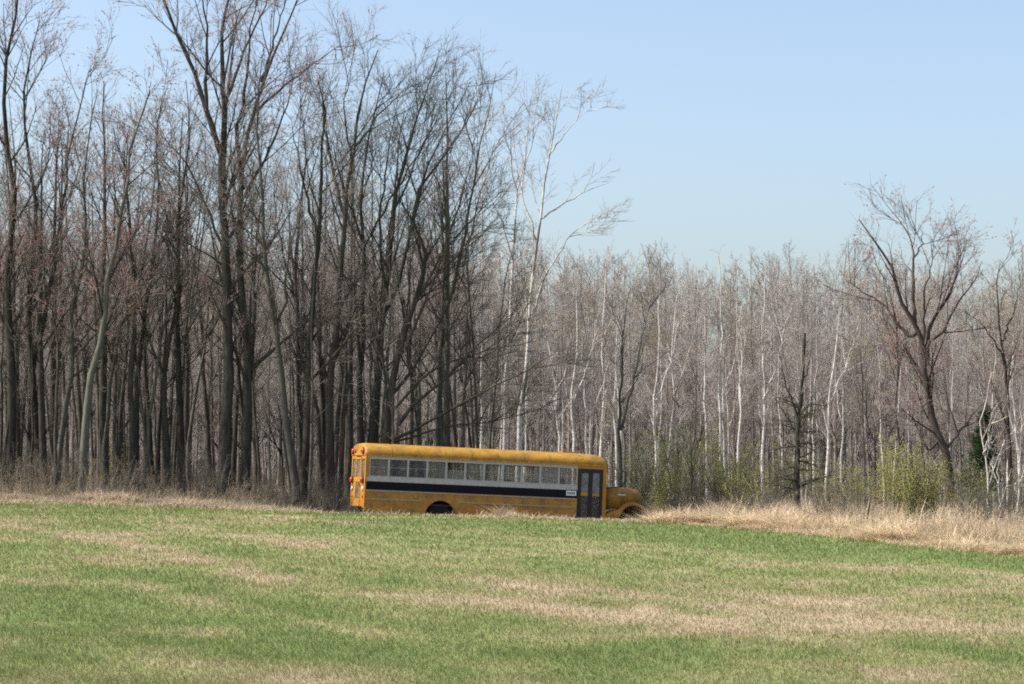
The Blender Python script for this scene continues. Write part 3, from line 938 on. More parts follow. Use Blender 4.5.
hero('bare_tree', 'thin dark tree left of the green shrub', 84, [[(873, 512), (874, 492), (875, 442), (867, 423), (865, 387), (858, 340)], [(874, 450), (880, 420), (884, 390)]], [.065, .035], lv(12, t0=.35, l1=.15), BB, CR, 609)
hero('bare_tree', 'bare tree at the right edge of the photo with an arching left limb', 90, [[(1011, 505), (1010, 440), (1005, 366), (1003, 340), (998, 310), (997, 272), (1000, 248)], [(1004, 360), (1000, 345), (988, 325), (976, 310)], [(1003, 335), (1014, 300), (1020, 270)]], [.15, .06, .06], lv(12, t0=.35, l1=.2), BB, CR, 610, (600, .022, 2), squash=(400, .90))
for i, (lab, pl, r0) in enumerate([
        ('young white birch with two stems at the right edge of the photo', [[(1017, 512), (1018, 480), (1018, 462), (1014, 439), (1010, 415), (1008, 395)], [(1018, 464), (1022, 430), (1026, 400)]], .05),
        ('crooked young white birch right of the big maple trunk', [[(989, 512), (988, 492), (984, 453), (981, 426), (985, 396), (992, 372)], [(984, 455), (990, 430), (996, 412)]], .045),
        ('short white birch stub between two young birches', [[(999, 512), (999, 490), (999, 470), (998, 453)]], .04)]):
    hero('birch_tree', lab, 78, pl, [r0, r0 * .6], lv(9, t0=.3, l1=.13, n2=6, n3=5, n4=2), [M['birch']], CB, 620 + i, ends=[.3, .2])
for i, (px, top, Y, lean, lab) in enumerate([
        (722, 255, 118, -4, 'white birch with a crooked waist above the yellow green shrub'),
        (762, 270, 116, 4, 'white birch with dark blotched foot left of the lone dark larch'),
        (826, 300, 112, 14, 'white birch leaning right between the larch and the maples'),
        (600, 262, 120, 6, 'white birch with a wide branched top above the end of the bus'),
        (655, 300, 118, 4, 'leftmost stem of the white birch clump above the green thicket'),
        (668, 290, 118, 10, 'right leaning stem of the white birch clump above the green thicket'),
        (573, 290, 117, 4, 'thin white birch above the front windows of the bus'),
        (562, 330, 112, -18, 'white birch leaning left above the front of the bus')]):
    b = (px, 496)
    pl = [[b, (px + .15 * lean, 450), (px + lean * .4 + (2 if i % 2 else -2), 400), (px + lean * .6 - (2 if i % 2 else -2), 345), (px + lean, top)], [(px + lean * .4, 400), (px + lean * .5 + 14, 360), (px + lean + 20, 320)]]
    hero('birch_tree', lab, Y, pl, [.115, .05], lv(12, t0=.3, l1=.16, ang=30, tw=.007, n2=6, n3=4, n4=2), [M['birch']], CB, 640 + i, ends=[.2, .2])


def larch():
    r = np.random.default_rng(700)
    Y = 78; base = at(797, 510, Y); base[2] = gz(base[0], base[1])
    stem = resample([base - [0, 0, .2]] + [at(*q, Y) for q in ((797, 500), (797, 476), (798, 432), (800, 409), (802, 383), (804, 359), (805, 333))], 16, .012, r) - base
    st2 = [resample([at(798, 417, Y), at(786, 385, Y - .4), at(781, 364, Y - .6), at(778, 340, Y - .8)], 16, .02, r) - base,
           resample([at(797, 449, Y), at(776, 430, Y + .5), at(768, 418, Y + .8), at(764, 400, Y + 1)], 16, .02, r) - base,
           resample([at(802, 385, Y), at(810, 360, Y + .3), at(812, 338, Y + .4)], 16, .02, r) - base]
    Rr = [taper(.135, 16, .26, 1.25)] + [taper(v, 16, .2, 1) for v in (.032, .03, .028)]
    tr = Tubes(); tr.add(np.stack([stem] + st2), np.stack(Rr), 8, 0)
    cr = Tubes()
    A, RA = kids(r, np.stack([stem]), np.stack([Rr[0]]), 34, .2, .66, 85, .21, .4, -.02, .10, 5, .012, shape=.25)
    cr.add(A, RA, 4, 0)
    B, RB = kids(r, A, RA, 8, .15, 1, 45, .42, .6, -.01, .12, 3, .007); cr.add(B, RB, 3, 0)
    A2, RA2 = kids(r, np.stack([stem] + st2), np.stack(Rr), 9, .55, .98, 32, .2, .5, .1, .1, 5, .011); cr.add(A2, RA2, 4, 1)
    B2, RB2 = kids(r, A2, RA2, 7, .1, 1, 35, .5, .6, .08, .12, 3, .007); cr.add(B2, RB2, 3, 1)
    n = 1500
    pick = r.integers(0, len(B), n); p = B[pick, r.integers(0, 3, n)] + r.normal(0, .05, (n, 3))
    dv = r.normal(0, 1, (n, 3)); dv[:, 2] *= .4; dv /= np.linalg.norm(dv, axis=1, keepdims=True)
    s = .045 * r.uniform(.5, 1.3, (n, 1))
    cr.add(np.stack([p - dv * s, p, p + dv * s], 1), np.concatenate([s * .05, s * .30, s * .05], 1), 3, 2)
    make_tree('larch_tree', tuple(base), 'lone straight dark larch with drooping level lower boughs, in the dry grass', 'tree', tr.mesh('larch_trunk', BD), cr.mesh('larch_crown', [M['bark_dark'], M['twig_dark'], M['needle_dull']]))


larch()


def spruce():
    r = np.random.default_rng(710)
    Y = 100; px = 982; x = (px - 512) / F * Y; z = gz(x, Y)
    H = at(px, 408, Y)[2] - z
    stem = np.stack([np.linspace(0, .1, 10), np.zeros(10), np.linspace(-.1, H, 10)], 1)[None]
    Rr = taper(.07, 10, .1)[None]
    tr = Tubes(); tr.add(stem, Rr, 6, 0)
    cr = Tubes()
    A, RA = kids(r, stem, Rr, 90, .22, .99, 75, .20, .4, -.02, .05, 4, .008, shape=.85, lmin=.12); cr.add(A, RA, 3, 0)
    B, RB = kids(r, A, RA, 12, .1, 1, 45, .4, .6, 0, .1, 3, .01); cr.add(B, np.maximum(RB, .014), 3, 1)
    C, RC = kids(r, B, RB, 3, .1, 1, 40, .6, .6, .02, .1, 2, .01); cr.add(C, np.maximum(RC, .016), 3, 1)
    make_tree('spruce_tree', (x, Y, z), 'small dark green spruce behind the young birches', 'tree', tr.mesh('spruce_trunk', BD), cr.mesh('spruce_crown', [M['bark_dark'], M['needle']]))


spruce()


def shrub(px, Y, h, w, nstem, leaf, nleaf, label, seed, group=None, ls=.03, name='leafy_shrub', stem='bark_grey', out=22):
    r = np.random.default_rng(seed)
    x = (px - 512) / F * Y; z = gz(x, Y)
    th = r.uniform(0, 2 * np.pi, nstem); rad = w * .22 * np.sqrt(r.random(nstem))
    b = np.stack([rad * np.cos(th), rad * np.sin(th), np.full(nstem, -.05)], 1)
    hh = h * r.uniform(.55, 1.0, nstem)
    dirv = np.stack([np.cos(th), np.sin(th), np.zeros(nstem)], 1) * (r.uniform(.0, 1, (nstem, 1)) * w * .42)
    P = np.stack([b + dirv * t ** 1.2 + np.array([0, 0, 1.]) * (hh * t)[:, None] + r.normal(0, .025, (nstem, 3)) * (t > 0) for t in np.linspace(0, 1, 7)], 1)
    Rr = np.linspace(1, .3, 7)[None] * r.uniform(.008, .016, (nstem, 1))
    T = Tubes(); T.add(P, Rr, 4, 0)
    A, RA = kids(r, P, Rr, 7, .2, .98, out, .32, .6, .12, .10, 4, .005); T.add(A, RA, 3, 0)
    B, RB = kids(r, A, RA, 4, .15, 1, out + 6, .45, .7, .1, .12, 3, .004); T.add(B, RB, 3, 0)
    o = empty(name, (x, Y, z)); tag(o, label, 'shrub', group)
    link('stems', T.mesh('shrub_stems', [M[stem]]), o)
    if nleaf:
        allp = np.concatenate([A.reshape(-1, 3), B.reshape(-1, 3)])
        p = allp[r.integers(0, len(allp), nleaf)] + r.normal(0, .05, (nleaf, 3))
        d1 = r.normal(0, 1, (nleaf, 3)); d1 /= np.linalg.norm(d1, axis=1, keepdims=True)
        d2 = np.cross(d1, r.normal(0, 1, (nleaf, 3))); d2 /= np.linalg.norm(d2, axis=1, keepdims=True)
        s = ls * r.uniform(.5, 1.3, (nleaf, 1))
        V = np.stack([p - d1 * s, p + d2 * s * .45, p + d1 * s, p - d2 * s * .45], 1).reshape(-1, 3)
        Q = np.arange(nleaf * 4).reshape(-1, 4)
        link('foliage', mesh_from('shrub_leaves', V, Q, None, [M[leaf]], smooth=False), o)
    return o


shrub(922, 66, 2.8, 1.75, 50, 'leaf_green', 9500, 'big upright fresh green shrub in the dry grass before the big maple', 801, ls=.022, stem='bark_grey', out=20)
shrub(893, 71, 3.0, 1.6, 22, 'leaf_yellow', 7500, 'yellow green shrub behind the left of the big green shrub', 802, ls=.022)
shrub(727, 84, 2.9, 1.7, 26, 'leaf_yellow', 7500, 'small bright yellow green shrub between the sapling and the larch', 803, ls=.026)
for i, (px, Y, h, w, lf, nl, lab) in enumerate([
        (655, 96, 3.3, 3.2, 'leaf_green', 4200, 'green budding bush right of the forked tree behind the hood'),
        (684, 98, 3.7, 3.0, 'leaf_green', 4600, 'tall green budding bush behind the twisted grey sapling'),
        (636, 93, 2.6, 2.4, 'leaf_pale', 1800, 'dull pale green bush close behind the bus hood'),
        (708, 94, 2.6, 2.6, 'leaf_pale', 1800, 'dull pale green bush left of the bright yellow green shrub'),
        (764, 96, 2.9, 3.0, 'leaf_pale', 2400, 'pale budding bush just left of the larch trunk'),
        (778, 100, 3.3, 2.2, 'leaf_yellow', 2000, 'yellowish bush seen behind the larch boughs'),
        (830, 96, 2.6, 3.2, 'leaf_green', 3000, 'green bush right of the larch below the leaning birch'),
        (852, 92, 2.2, 2.4, 'leaf_yellow', 1600, 'low yellowish bush left of the thin dark tree'),
        (966, 96, 2.6, 2.0, 'leaf_green', 1300, 'green bush at the foot of the big maple'),
        (1004, 100, 2.6, 2.6, 'leaf_pale', 1500, 'pale bush behind the young white birches'),
        (646, 91, 2.0, 2.2, 'leaf_yellow', 2400, 'low yellow green bush just right of the bus hood'),
        (672, 93, 2.4, 2.4, 'leaf_yellow', 2600, 'yellow green bush behind the smaller grey sapling'),
        (746, 91, 2.1, 2.2, 'leaf_yellow', 2200, 'low yellow green bush midway from the sapling to the larch')]):
    shrub(px, Y - 10, h, w, 26, lf, int(nl * 1.9), lab, 810 + i, 'budding bushes before the far wood', ls=.026, out=30)
shrub(119, 104, 3.3, 1.4, 10, 'leaf_green', 1700, 'single small green leafed bush deep between the trunks of the dark wood', 830, ls=.04)
for i, px in enumerate((-40, 22, 66, 120, 150, 196, 214, 262, 280, 318, 338)):
    shrub(px, float(edge_y(px)) + 3.2 + (i * 7 % 5) * .5, 1.3 + (i * 3 % 4) * .28, 1.6, 18, 'leaf_pale', 0,
          ['bare grey bramble bush in front of the dark wood'][0], 840 + i, 'bramble bushes in front of the dark wood', name='bramble_bush', out=34)
for i, (px, dY, h) in enumerate([(655, 5, 1.6), (700, 6, 1.8), (742, 5.5, 1.6), (770, 6, 1.5), (828, 6, 1.7), (858, 7, 1.7), (975, 7, 1.8), (1000, 8, 1.7), (1060, 8, 1.9)]):
    shrub(px, float(edge_y(px)) + dY, h, 2.0, 26, 'leaf_pale', 0, 'bare twiggy bush behind the band of dry grass', 860 + i, 'bare bushes behind the dry grass', name='bare_bush', out=34)


def stick(px, py, ptx, pty, Y, label):
    r = np.random.default_rng(int(px))
    a = at(px, py, Y); a[2] = gz(a[0], a[1]) - .1; b = at(ptx, pty, Y)
    P = resample([a, a * .6 + b * .4 + [.02, 0, 0], b], 6, .012, r) - a
    T = Tubes(); T.add(P[None], np.array([[.035, .034, .032, .03, .028, .012]]), 6, 0)
    o = link('broken_stick', T.mesh('stick', BD)); o.location = tuple(a); tag(o, label, 'stick')


stick(864, 520, 870, 499, 66, 'leaning broken stick in the dry grass left of the green shrub')
stick(976, 526, 981, 511, 62, 'short leaning dark stick in the dry grass right of the green shrub')

# ------------------------------------------------------------------ the bus
def paint(name, base, dirt_shade, rust=True, rough=.45):
    m, nt, out = mat(name)
    n1 = noise(nt, objvec(nt, 1.2, 1.2, 1.2), 2.0, 5, .65)
    c = mixc(nt, ramp(nt, n1, [(.40, (0, 0, 0)), (.66, (.85, .85, .85))]), base, dirt_shade)
    n2 = noise(nt, objvec(nt, 9, 9, 1.0), 1.0, 4, .7)
    c = mixc(nt, ramp(nt, n2, [(.55, (0, 0, 0)), (.72, (.5, .5, .5))]), c, tuple(x * .45 for x in dirt_shade))
    if rust:
        n3 = noise(nt, objvec(nt, 2, 2, 4), 2.2, 6, .75)
        c = mixc(nt, ramp(nt, n3, [(.60, (0, 0, 0)), (.68, (.85, .85, .85))]), c, (.075, .035, .018))
    bsdf(nt, out, c, rough, 0, .35)
    return m


def plain(name, c, rough=.6, metal=0., spec=.3):
    m, nt, out = mat(name)
    n1 = noise(nt, objvec(nt, 2, 2, 2), 3.0, 4, .65)
    cc = mixc(nt, n1, tuple(.72 * x for x in c), tuple(min(1, 1.22 * x) for x in c))
    bsdf(nt, out, cc, rough, metal, spec)
    return m


def glass(name, haze, hazecol):
    m, nt, out = mat(name)
    tn = nd(nt, 'ShaderNodeBsdfTranslucent'); tn.inputs[0].default_value = (*hazecol, 1)
    tr = nd(nt, 'ShaderNodeBsdfTransparent'); tr.inputs[0].default_value = (.965, .97, .965, 1)
    gl = nd(nt, 'ShaderNodeBsdfGlossy'); gl.inputs['Roughness'].default_value = .04
    df = nd(nt, 'ShaderNodeBsdfDiffuse'); df.inputs[0].default_value = (*hazecol, 1)
    fr = nd(nt, 'ShaderNodeFresnel'); fr.inputs[0].default_value = 1.5
    m1 = nd(nt, 'ShaderNodeMixShader'); m2 = nd(nt, 'ShaderNodeMixShader')
    nt.links.new(fr.outputs[0], m1.inputs[0]); nt.links.new(tr.outputs[0], m1.inputs[1]); nt.links.new(gl.outputs[0], m1.inputs[2])
    n = noise(nt, objvec(nt, 3, 3, 3), 1.5, 3)
    k = nd(nt, 'ShaderNodeMath', operation='MULTIPLY'); k.inputs[1].default_value = haze * 2; nt.links.new(n, k.inputs[0])
    nt.links.new(k.outputs[0], m2.inputs[0]); nt.links.new(m1.outputs[0], m2.inputs[1]); m3 = nd(nt, 'ShaderNodeMixShader'); m3.inputs[0].default_value = .5
    nt.links.new(df.outputs[0], m3.inputs[1]); nt.links.new(tn.outputs[0], m3.inputs[2]); nt.links.new(m3.outputs[0], m2.inputs[2])
    nt.links.new(m2.outputs[0], out.inputs[0])
    return m


B = {}
B['yellow'] = paint('school_bus_yellow', (.46, .205, .020), (.32, .15, .03), False)
B['yellow_side'] = paint('weathered_yellow_flank', (.45, .215, .026), (.22, .115, .030))
B['roof'] = paint('moss_shadow_yellow_roof', (.42, .225, .026), (.21, .115, .026), False, .55)  # branch shadows painted in as dark noise blotches, together with moss stains
B['black'] = plain('black_band_paint', (.012, .012, .017), .7, 0, .08)
B['rubber'] = plain('tyre_rubber', (.012, .012, .012), .9)
B['dark'] = plain('dark_metal', (.028, .026, .024), .6)
B['white'] = plain('faded_white_paint', (.43, .415, .38), .6)
B['rail'] = plain('pale_rail_paint', (.34, .29, .21), .5)
B['rim'] = plain('wheel_rim_paint', (.10, .09, .075), .7)
B['red'] = plain('red_lens', (.45, .03, .02), .3, 0, .5)
B['amber'] = plain('amber_lens', (.55, .20, .02), .3, 0, .5)
B['clear'] = plain('clear_lens', (.62, .62, .58), .2, 0, .6)
B['seat'] = plain('seat_vinyl', (.040, .035, .030), .6)
B['inner'] = plain('interior_lining', (.25, .26, .24), .7)
B['glass'] = glass('window_glass', .24, (.60, .57, .49))
B['dusty'] = glass('dusty_glass', .34, (.22, .235, .25))
B['clean_glass'] = glass('cleaner_window_glass', .11, (.60, .57, .49))
B['grimy_glass'] = glass('grimy_window_glass', .36, (.56, .54, .47))
B['far_glass'] = glass('dust_filmed_glass', .26, (.74, .68, .52))
B['door_glass'] = glass('grey_door_glass', .68, (.46, .48, .49))  # pale grey film stands in for sky reflected in the upper panes
B['hood'] = paint('rusty_hood_paint', (.40, .20, .028), (.20, .095, .028))
B['sign'] = plain('white_number_plate', (.75, .75, .72), .5)


def fx(x):
    if abs(x) > 12: return x
    return float(np.interp(x, [-1, 0, 8.9, 9.06, 9.12, 12], [-1, 0, 8.62, 8.78, 9.27, 12.15]))


class MB:
    def __init__(self, mats): self.bm = bmesh.new(); self.mats = mats

    def box(self, x0, x1, y0, y1, z0, z1, mi=0, bev=0.0):
        vs = [self.bm.verts.new((fx(x) - BUS_X0, y, z)) for x in (x0, x1) for y in (y0, y1) for z in (z0, z1)]
        fs = [(0, 1, 3, 2), (4, 6, 7, 5), (0, 4, 5, 1), (2, 3, 7, 6), (0, 2, 6, 4), (1, 5, 7, 3)]
        F_ = []
        for f in fs:
            q = self.bm.faces.new([vs[i] for i in f]); q.material_index = mi; F_.append(q)
        if bev:
            e = {ed for q in F_ for ed in q.edges}
            r = bmesh.ops.bevel(self.bm, geom=list(e), offset=bev, segments=2, affect='EDGES', profile=.5)
            for q in r['faces']: q.material_index = mi
        return self

    def loft(self, rings, mi=0, caps=True, closed=True, smooth=True):
        R_ = [[self.bm.verts.new((fx(p[0]) - BUS_X0, p[1], p[2])) for p in ring] for ring in rings]
        n = len(R_[0])
        for a, b in zip(R_[:-1], R_[1:]):
            for i in range(n if closed else n - 1):
                j = (i + 1) % n
                f = self.bm.faces.new((a[i], a[j], b[j], b[i])); f.material_index = mi; f.smooth = smooth
        if caps:
            for ring in (R_[0], R_[-1]):
                f = self.bm.faces.new(ring); f.material_index = mi
        return self

    def prism(self, pts, y0, y1, mi=0):
        """outline in x,z pushed through y"""
        self.loft([[(x, y0, z) for x, z in pts], [(x, y1, z) for x, z in pts]], mi, True, True, False)
        return self

    def disc(self, c, axis, r, d, mi=0, n=20, r2=None):
        r2 = r if r2 is None else r2
        c = np.array(c, float); ax = np.array(axis, float)
        u = np.cross(ax, [0, 0, 1.] if abs(ax[2]) < .9 else [1., 0, 0]); u /= np.linalg.norm(u); v = np.cross(ax, u)
        rings = []
        for s, rr in ((0, r), (1, r2)):
            rings.append([tuple(c + ax * d * s + (u * math.cos(a) + v * math.sin(a)) * rr) for a in np.arange(n) / n * 2 * math.pi])
        return self.loft(rings, mi)

    def lathe_y(self, c, prof, mi=0, n=28):
        """profile [(radius, y)] around the y axis at c"""
        rings = [[(c[0] + rr * math.cos(a), c[1] + yy, c[2] + rr * math.sin(a)) for a in np.arange(n) / n * 2 * math.pi] for rr, yy in prof]
        return self.loft(rings, mi)

    def tube(self, pts, r, mi=0, n=8):
        pts = [np.array(p, float) for p in pts]; rings = []
        for i, p in enumerate(pts):
            t = pts[min(i + 1, len(pts) - 1)] - pts[max(i - 1, 0)]; t /= np.linalg.norm(t)
            u = np.cross(t, [0, 0, 1.] if abs(t[2]) < .9 else [1., 0, 0]); u /= np.linalg.norm(u); v = np.cross(t, u)
            rings.append([tuple(p + (u * math.cos(a) + v * math.sin(a)) * r) for a in np.arange(n) / n * 2 * math.pi])
        return self.loft(rings, mi)

    def build(self, name, parent):
        bmesh.ops.recalc_face_normals(self.bm, faces=self.bm.faces)
        me = bpy.data.meshes.new(name); self.bm.to_mesh(me); self.bm.free()
        for m in self.mats: me.materials.append(m)
        return link(name, me, parent)


def arch_outline(x0, x1, z0, z1, wx, wr, wz):
    """rectangle with a wheel arch cut into its lower edge"""
    pts = [(x0, z0)]
    s = math.asin(max(-1, min(1, (z0 - wz) / wr)))
    for a in np.linspace(math.pi - s, s, 18): pts.append((wx + wr * math.cos(a), wz + wr * math.sin(a)))
    pts += [(x1, z0), (x1, z1), (x0, z1)]
    return pts


def bus():
    HW = 1.2
    z_root = at(356, 470, 78.35)[2] + (-.40 - CZ)       # ground under the rear wall
    zmid = z_root - math.sin(BUS_PITCH) * BUS_X0
    root = empty('school_bus', (BUS_MID[0], BUS_MID[1], zmid))
    root.rotation_euler = (0, BUS_PITCH, BUS_YAW)
    tag(root, 'old yellow school bus with a black band, sunk in dry grass before the wood', 'bus')
    # ---- body shell
    b = MB([B['yellow_side'], B['black'], B['white'], B['inner'], B['dark'], B['yellow']])
    for s in (-1, 1):
        y0, y1 = (s * HW, s * (HW - .05))
        xe = 7.90 if s < 0 else 8.87
        b.prism(arch_outline(0.05, xe, .58, 1.342, 2.80, .56, .50), y0, y1, 0)
        b.box(.05, xe, min(y0, y1), max(y0, y1), 1.345, 1.625, 1)
        b.box(.05, xe, min(y0, y1), max(y0, y1), 1.628, 1.785, 2)
        b.box(.05, xe, min(y0, y1), max(y0, y1), 2.452, 2.505, 2)
        b.box(8.872, 9.0, min(y0, y1), max(y0, y1), .58, 2.505, 5)         # front corner post
    b.box(7.903, 8.869, -HW, -HW + .05, 2.40, 2.505, 5)                    # above the door
    b.box(0, .047, -HW, -1.03, .62, 2.52, 5); b.box(0, .047, 1.03, HW, .62, 2.52, 5)          # rear corner posts
    b.box(0, .047, -1.028, -.44, .62, 1.76, 5); b.box(0, .047, .44, 1.028, .62, 1.76, 5)      # rear panels
    b.box(0, .047, -.55, -.44, 1.763, 2.50, 5); b.box(0, .047, .44, .55, 1.763, 2.50, 5)
    b.box(0, .047, -1.028, -.553, 2.40, 2.50, 5); b.box(0, .047, .553, 1.028, 2.40, 2.50, 5)
    arc = [(0.0, y, z) for y, z in [(-1.03, 2.523)] + [(1.16 * math.copysign(abs(math.cos(a)) ** .62, math.cos(a)), 2.523 + .38 * math.sin(a) ** .85) for a in np.linspace(math.pi, 0, 17)][1:-1] + [(1.03, 2.523)]]
    b.loft([arc, [(.045, y, z) for _, y, z in arc]], 5, True, True, False)
    b.box(.06, 8.95, -1.14, 1.14, .86, .92, 4)                             # floor
    b.box(8.90, 8.96, -1.14, 1.14, .60, 1.70, 5)                           # cowl wall
    b.box(8.90, 8.96, -.04, .04, 1.703, 2.42, 4)                           # windscreen post
    b.box(8.90, 8.96, -1.14, 1.14, 2.423, 2.50, 5)
    b.box(.06, 8.88, -1.12, 1.12, 2.49, 2.515, 3)                          # ceiling lining
    b.build('body', root)
    # ---- roof
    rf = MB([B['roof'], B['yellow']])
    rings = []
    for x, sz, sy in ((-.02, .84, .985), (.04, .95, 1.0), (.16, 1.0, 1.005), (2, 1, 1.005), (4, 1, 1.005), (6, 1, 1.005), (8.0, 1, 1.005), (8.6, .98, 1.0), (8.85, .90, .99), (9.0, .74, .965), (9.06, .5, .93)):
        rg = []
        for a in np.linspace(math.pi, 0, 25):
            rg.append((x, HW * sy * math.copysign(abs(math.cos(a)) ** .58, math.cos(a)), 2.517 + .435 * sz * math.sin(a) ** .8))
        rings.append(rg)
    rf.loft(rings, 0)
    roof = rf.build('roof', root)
    rb = MB([B['yellow']])
    for s in (-1, 1): rb.box(-.01, 8.98, s * HW - .025 if s > 0 else -HW - .02, s * HW + .02 if s > 0 else -HW + .025, 2.49, 2.535, 0, .008)
    rb.build('drip_rail', roof)
    MB([B['yellow'], B['dark']]).box(7.55, 8.15, -.3, .3, 2.945, 3.0, 0, .02).build('roof_hatch', root)
    for i in range(8):
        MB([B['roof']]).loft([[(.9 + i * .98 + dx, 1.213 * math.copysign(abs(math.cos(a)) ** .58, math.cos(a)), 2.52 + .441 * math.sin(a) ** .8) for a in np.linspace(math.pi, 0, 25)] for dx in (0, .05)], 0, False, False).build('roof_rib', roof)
    # ---- rub rails
    for s in (-1, 1):
        xe = 7.88 if s < 0 else 8.85
        for z0, z1, xa in ((1.285, 1.335, .08), (1.00, 1.045, .08)):
            m = MB([B['rail']])
            y = s * HW
            if z0 < 1.1:
                m.box(xa, 2.16, min(y, y + s * .022), max(y, y + s * .022), z0, z1, 0, .006)
                m.box(3.44, xe, min(y, y + s * .022), max(y, y + s * .022), z0, z1, 0, .006)
            else:
                m.box(xa, xe, min(y, y + s * .022), max(y, y + s * .022), z0, z1, 0, .006)
            m.build('rub_rail', root)
    # ---- side windows
    W0, W1 = .14, 7.88
    pitch = (W1 - W0) / 11
    for s in (-1, 1):
        for i in range(11):
            x0 = W0 + i * pitch; x1 = x0 + pitch
            ya, yb = (-HW + .004, -HW + .045) if s < 0 else (HW - .045, HW - .004)
            f = MB([B['white']])
            f.box(x0 + .002, x0 + .036, ya, yb, 1.788, 2.449, 0); f.box(x1 - .036, x1 - .002, ya, yb, 1.788, 2.449, 0)
            f.box(x0 + .038, x1 - .038, ya, yb, 1.788, 1.822, 0); f.box(x0 + .038, x1 - .038, ya, yb, 2.40, 2.449, 0)
            f.box(x0 + .038, x1 - .038, ya + .018, yb - .018, 2.113, 2.124, 0)
            w = f.build('window', root)
            hz = (s < 0 and i in (1, 2)) or (s > 0 and i in (2, 3, 4))
            g = MB([B['dusty' if hz else (('glass', 'clean_glass', 'grimy_glass', 'clean_glass', 'glass')[i * 3 % 5] if s < 0 else ('far_glass' if i % 3 else 'clean_glass'))]])
            ym = (ya + yb) / 2
            g.box(x0 + .037, x1 - .037, ym - .002, ym + .002, 1.823, 2.104, 0)
            if not (s < 0 and i in (4, 8)):      # two upper sashes slid down
                g.box(x0 + .037, x1 - .037, ym - .002, ym + .002, 2.129, 2.399, 0)
            g.build('pane', w)
    # posts ahead of and behind the windows
    ps = MB([B['yellow']])
    for s in (-1, 1):
        y = s * HW
        ps.box(.05, .138, min(y, y - s * .05), max(y, y - s * .05), 1.788, 2.449, 0)
        ps.box(7.882, 7.90, min(y, y - s * .05), max(y, y - s * .05), 1.788, 2.449, 0)
    ps.build('window_post', root)
    dw = MB([B['white']]); dw.box(7.92, 8.86, HW - .045, HW - .004, 1.788, 1.83, 0); dw.box(7.92, 7.98, HW - .045, HW - .004, 1.832, 2.449, 0); dw.box(8.80, 8.86, HW - .045, HW - .004, 1.832, 2.449, 0)
    dwo = dw.build('driver_window', root); MB([B['glass']]).box(7.981, 8.799, HW - .027, HW - .022, 1.832, 2.449, 0).build('pane', dwo)
    # ---- entrance door: two leaves with tall panes
    d = MB([B['dark'], B['yellow_side']])
    y0, y1 = -HW + .003, -HW + .045
    d.box(7.903, 7.975, y0, y1, .46, 2.397, 0); d.box(8.795, 8.869, y0, y1, .46, 2.397, 0); d.box(7.977, 8.793, y0, y1, 2.33, 2.397, 0)
    door = d.build('entrance_door', root)
    for x0, x1 in ((7.98, 8.36), (8.41, 8.79)):
        l = MB([B['dark'], B['yellow_side'], B['rim']])
        l.box(x0, x0 + .065, y0 + .004, y1 - .004, .5, 2.327, 0); l.box(x1 - .05, x1, y0 + .004, y1 - .004, .5, 2.327, 0)
        l.box(x0 + .067, x1 - .052, y0 + .004, y1 - .004, 1.44, 1.57, 1); l.box(x0 + .067, x1 - .052, y0 + .004, y1 - .004, 2.25, 2.327, 0)
        l.box(x0 + .067, x1 - .052, y0 + .004, y1 - .004, .5, .60, 0)
        lo = l.build('door_leaf', door)
    gp = MB([B['door_glass'], B['dusty']])
    for x0, x1 in ((7.98, 8.36), (8.41, 8.79)):
        gp.box(x0 + .066, x1 - .051, -HW + .022, -HW + .026, 1.572, 2.248, 0); gp.box(x0 + .066, x1 - .051, -HW + .022, -HW + .026, .602, 1.438, 1)
    gp.build('pane', door)
    MB([B['dark']]).box(8.365, 8.405, y0 - .006, y1, .5, 2.327, 0).build('door_seal', door)
    MB([B['dark']]).box(7.98, 8.79, -1.12, -.6, .42, .47, 0).box(7.98, 8.79, -.85, -.4, .65, .70, 0).build('step', root)
    # ---- number plate by the door, letters too far to read
    n = MB([B['sign'], B['black']]); n.box(7.48, 7.86, -HW - .010, -HW - .002, 1.43, 1.60, 0)
    sg = n.build('number_plate', root)
    lt = MB([B['black']])
    for x in (7.525, 7.60, 7.675, 7.75): lt.box(x, x + .045, -HW - .013, -HW - .011, 1.475, 1.555, 0)
    lt.build('lettering', sg)
    # ---- rear
    ed = MB([B['yellow'], B['dark']])
    ed.box(-.012, .035, -.42, .42, .70, 1.02, 0); ed.box(-.012, .035, -.42, -.32, 1.022, 2.46, 0); ed.box(-.012, .035, .32, .42, 1.022, 2.46, 0)
    ed.box(-.012, .035, -.318, .318, 1.60, 1.76, 0); ed.box(-.012, .035, -.318, .318, 2.38, 2.46, 0)
    edo = ed.build('emergency_door', root)
    MB([B['glass']]).box(.008, .014, -.318, .318, 1.762, 2.378, 0).box(.008, .014, -.318, .318, 1.024, 1.598, 0).build('pane', edo)
    MB([B['rim']]).box(-.05, -.015, -.34, -.30, 1.44, 1.56, 0, .006).build('handle', edo)
    for s in (-1, 1):
        a, c = sorted((s * .553, s * 1.028))
        w = MB([B['dark']]); w.box(-.004, .03, a, a + .03, 1.765, 2.398, 0); w.box(-.004, .03, c - .03, c, 1.765, 2.398, 0); w.box(-.004, .03, a + .031, c - .031, 1.765, 1.795, 0); w.box(-.004, .03, a + .031, c - .031, 2.368, 2.398, 0)
        wo = w.build('rear_window', root); MB([B['glass']]).box(.01, .016, a + .031, c - .031, 1.796, 2.367, 0).build('pane', wo)
        l = MB([B['red'], B['dark']]); l.disc((-.012, s * .86, 2.66), (-1, 0, 0), .125, .03, 1); l.disc((-.045, s * .86, 2.66), (-1, 0, 0), .115, .05, 0, 20, .09); l.build('warning_light', root)
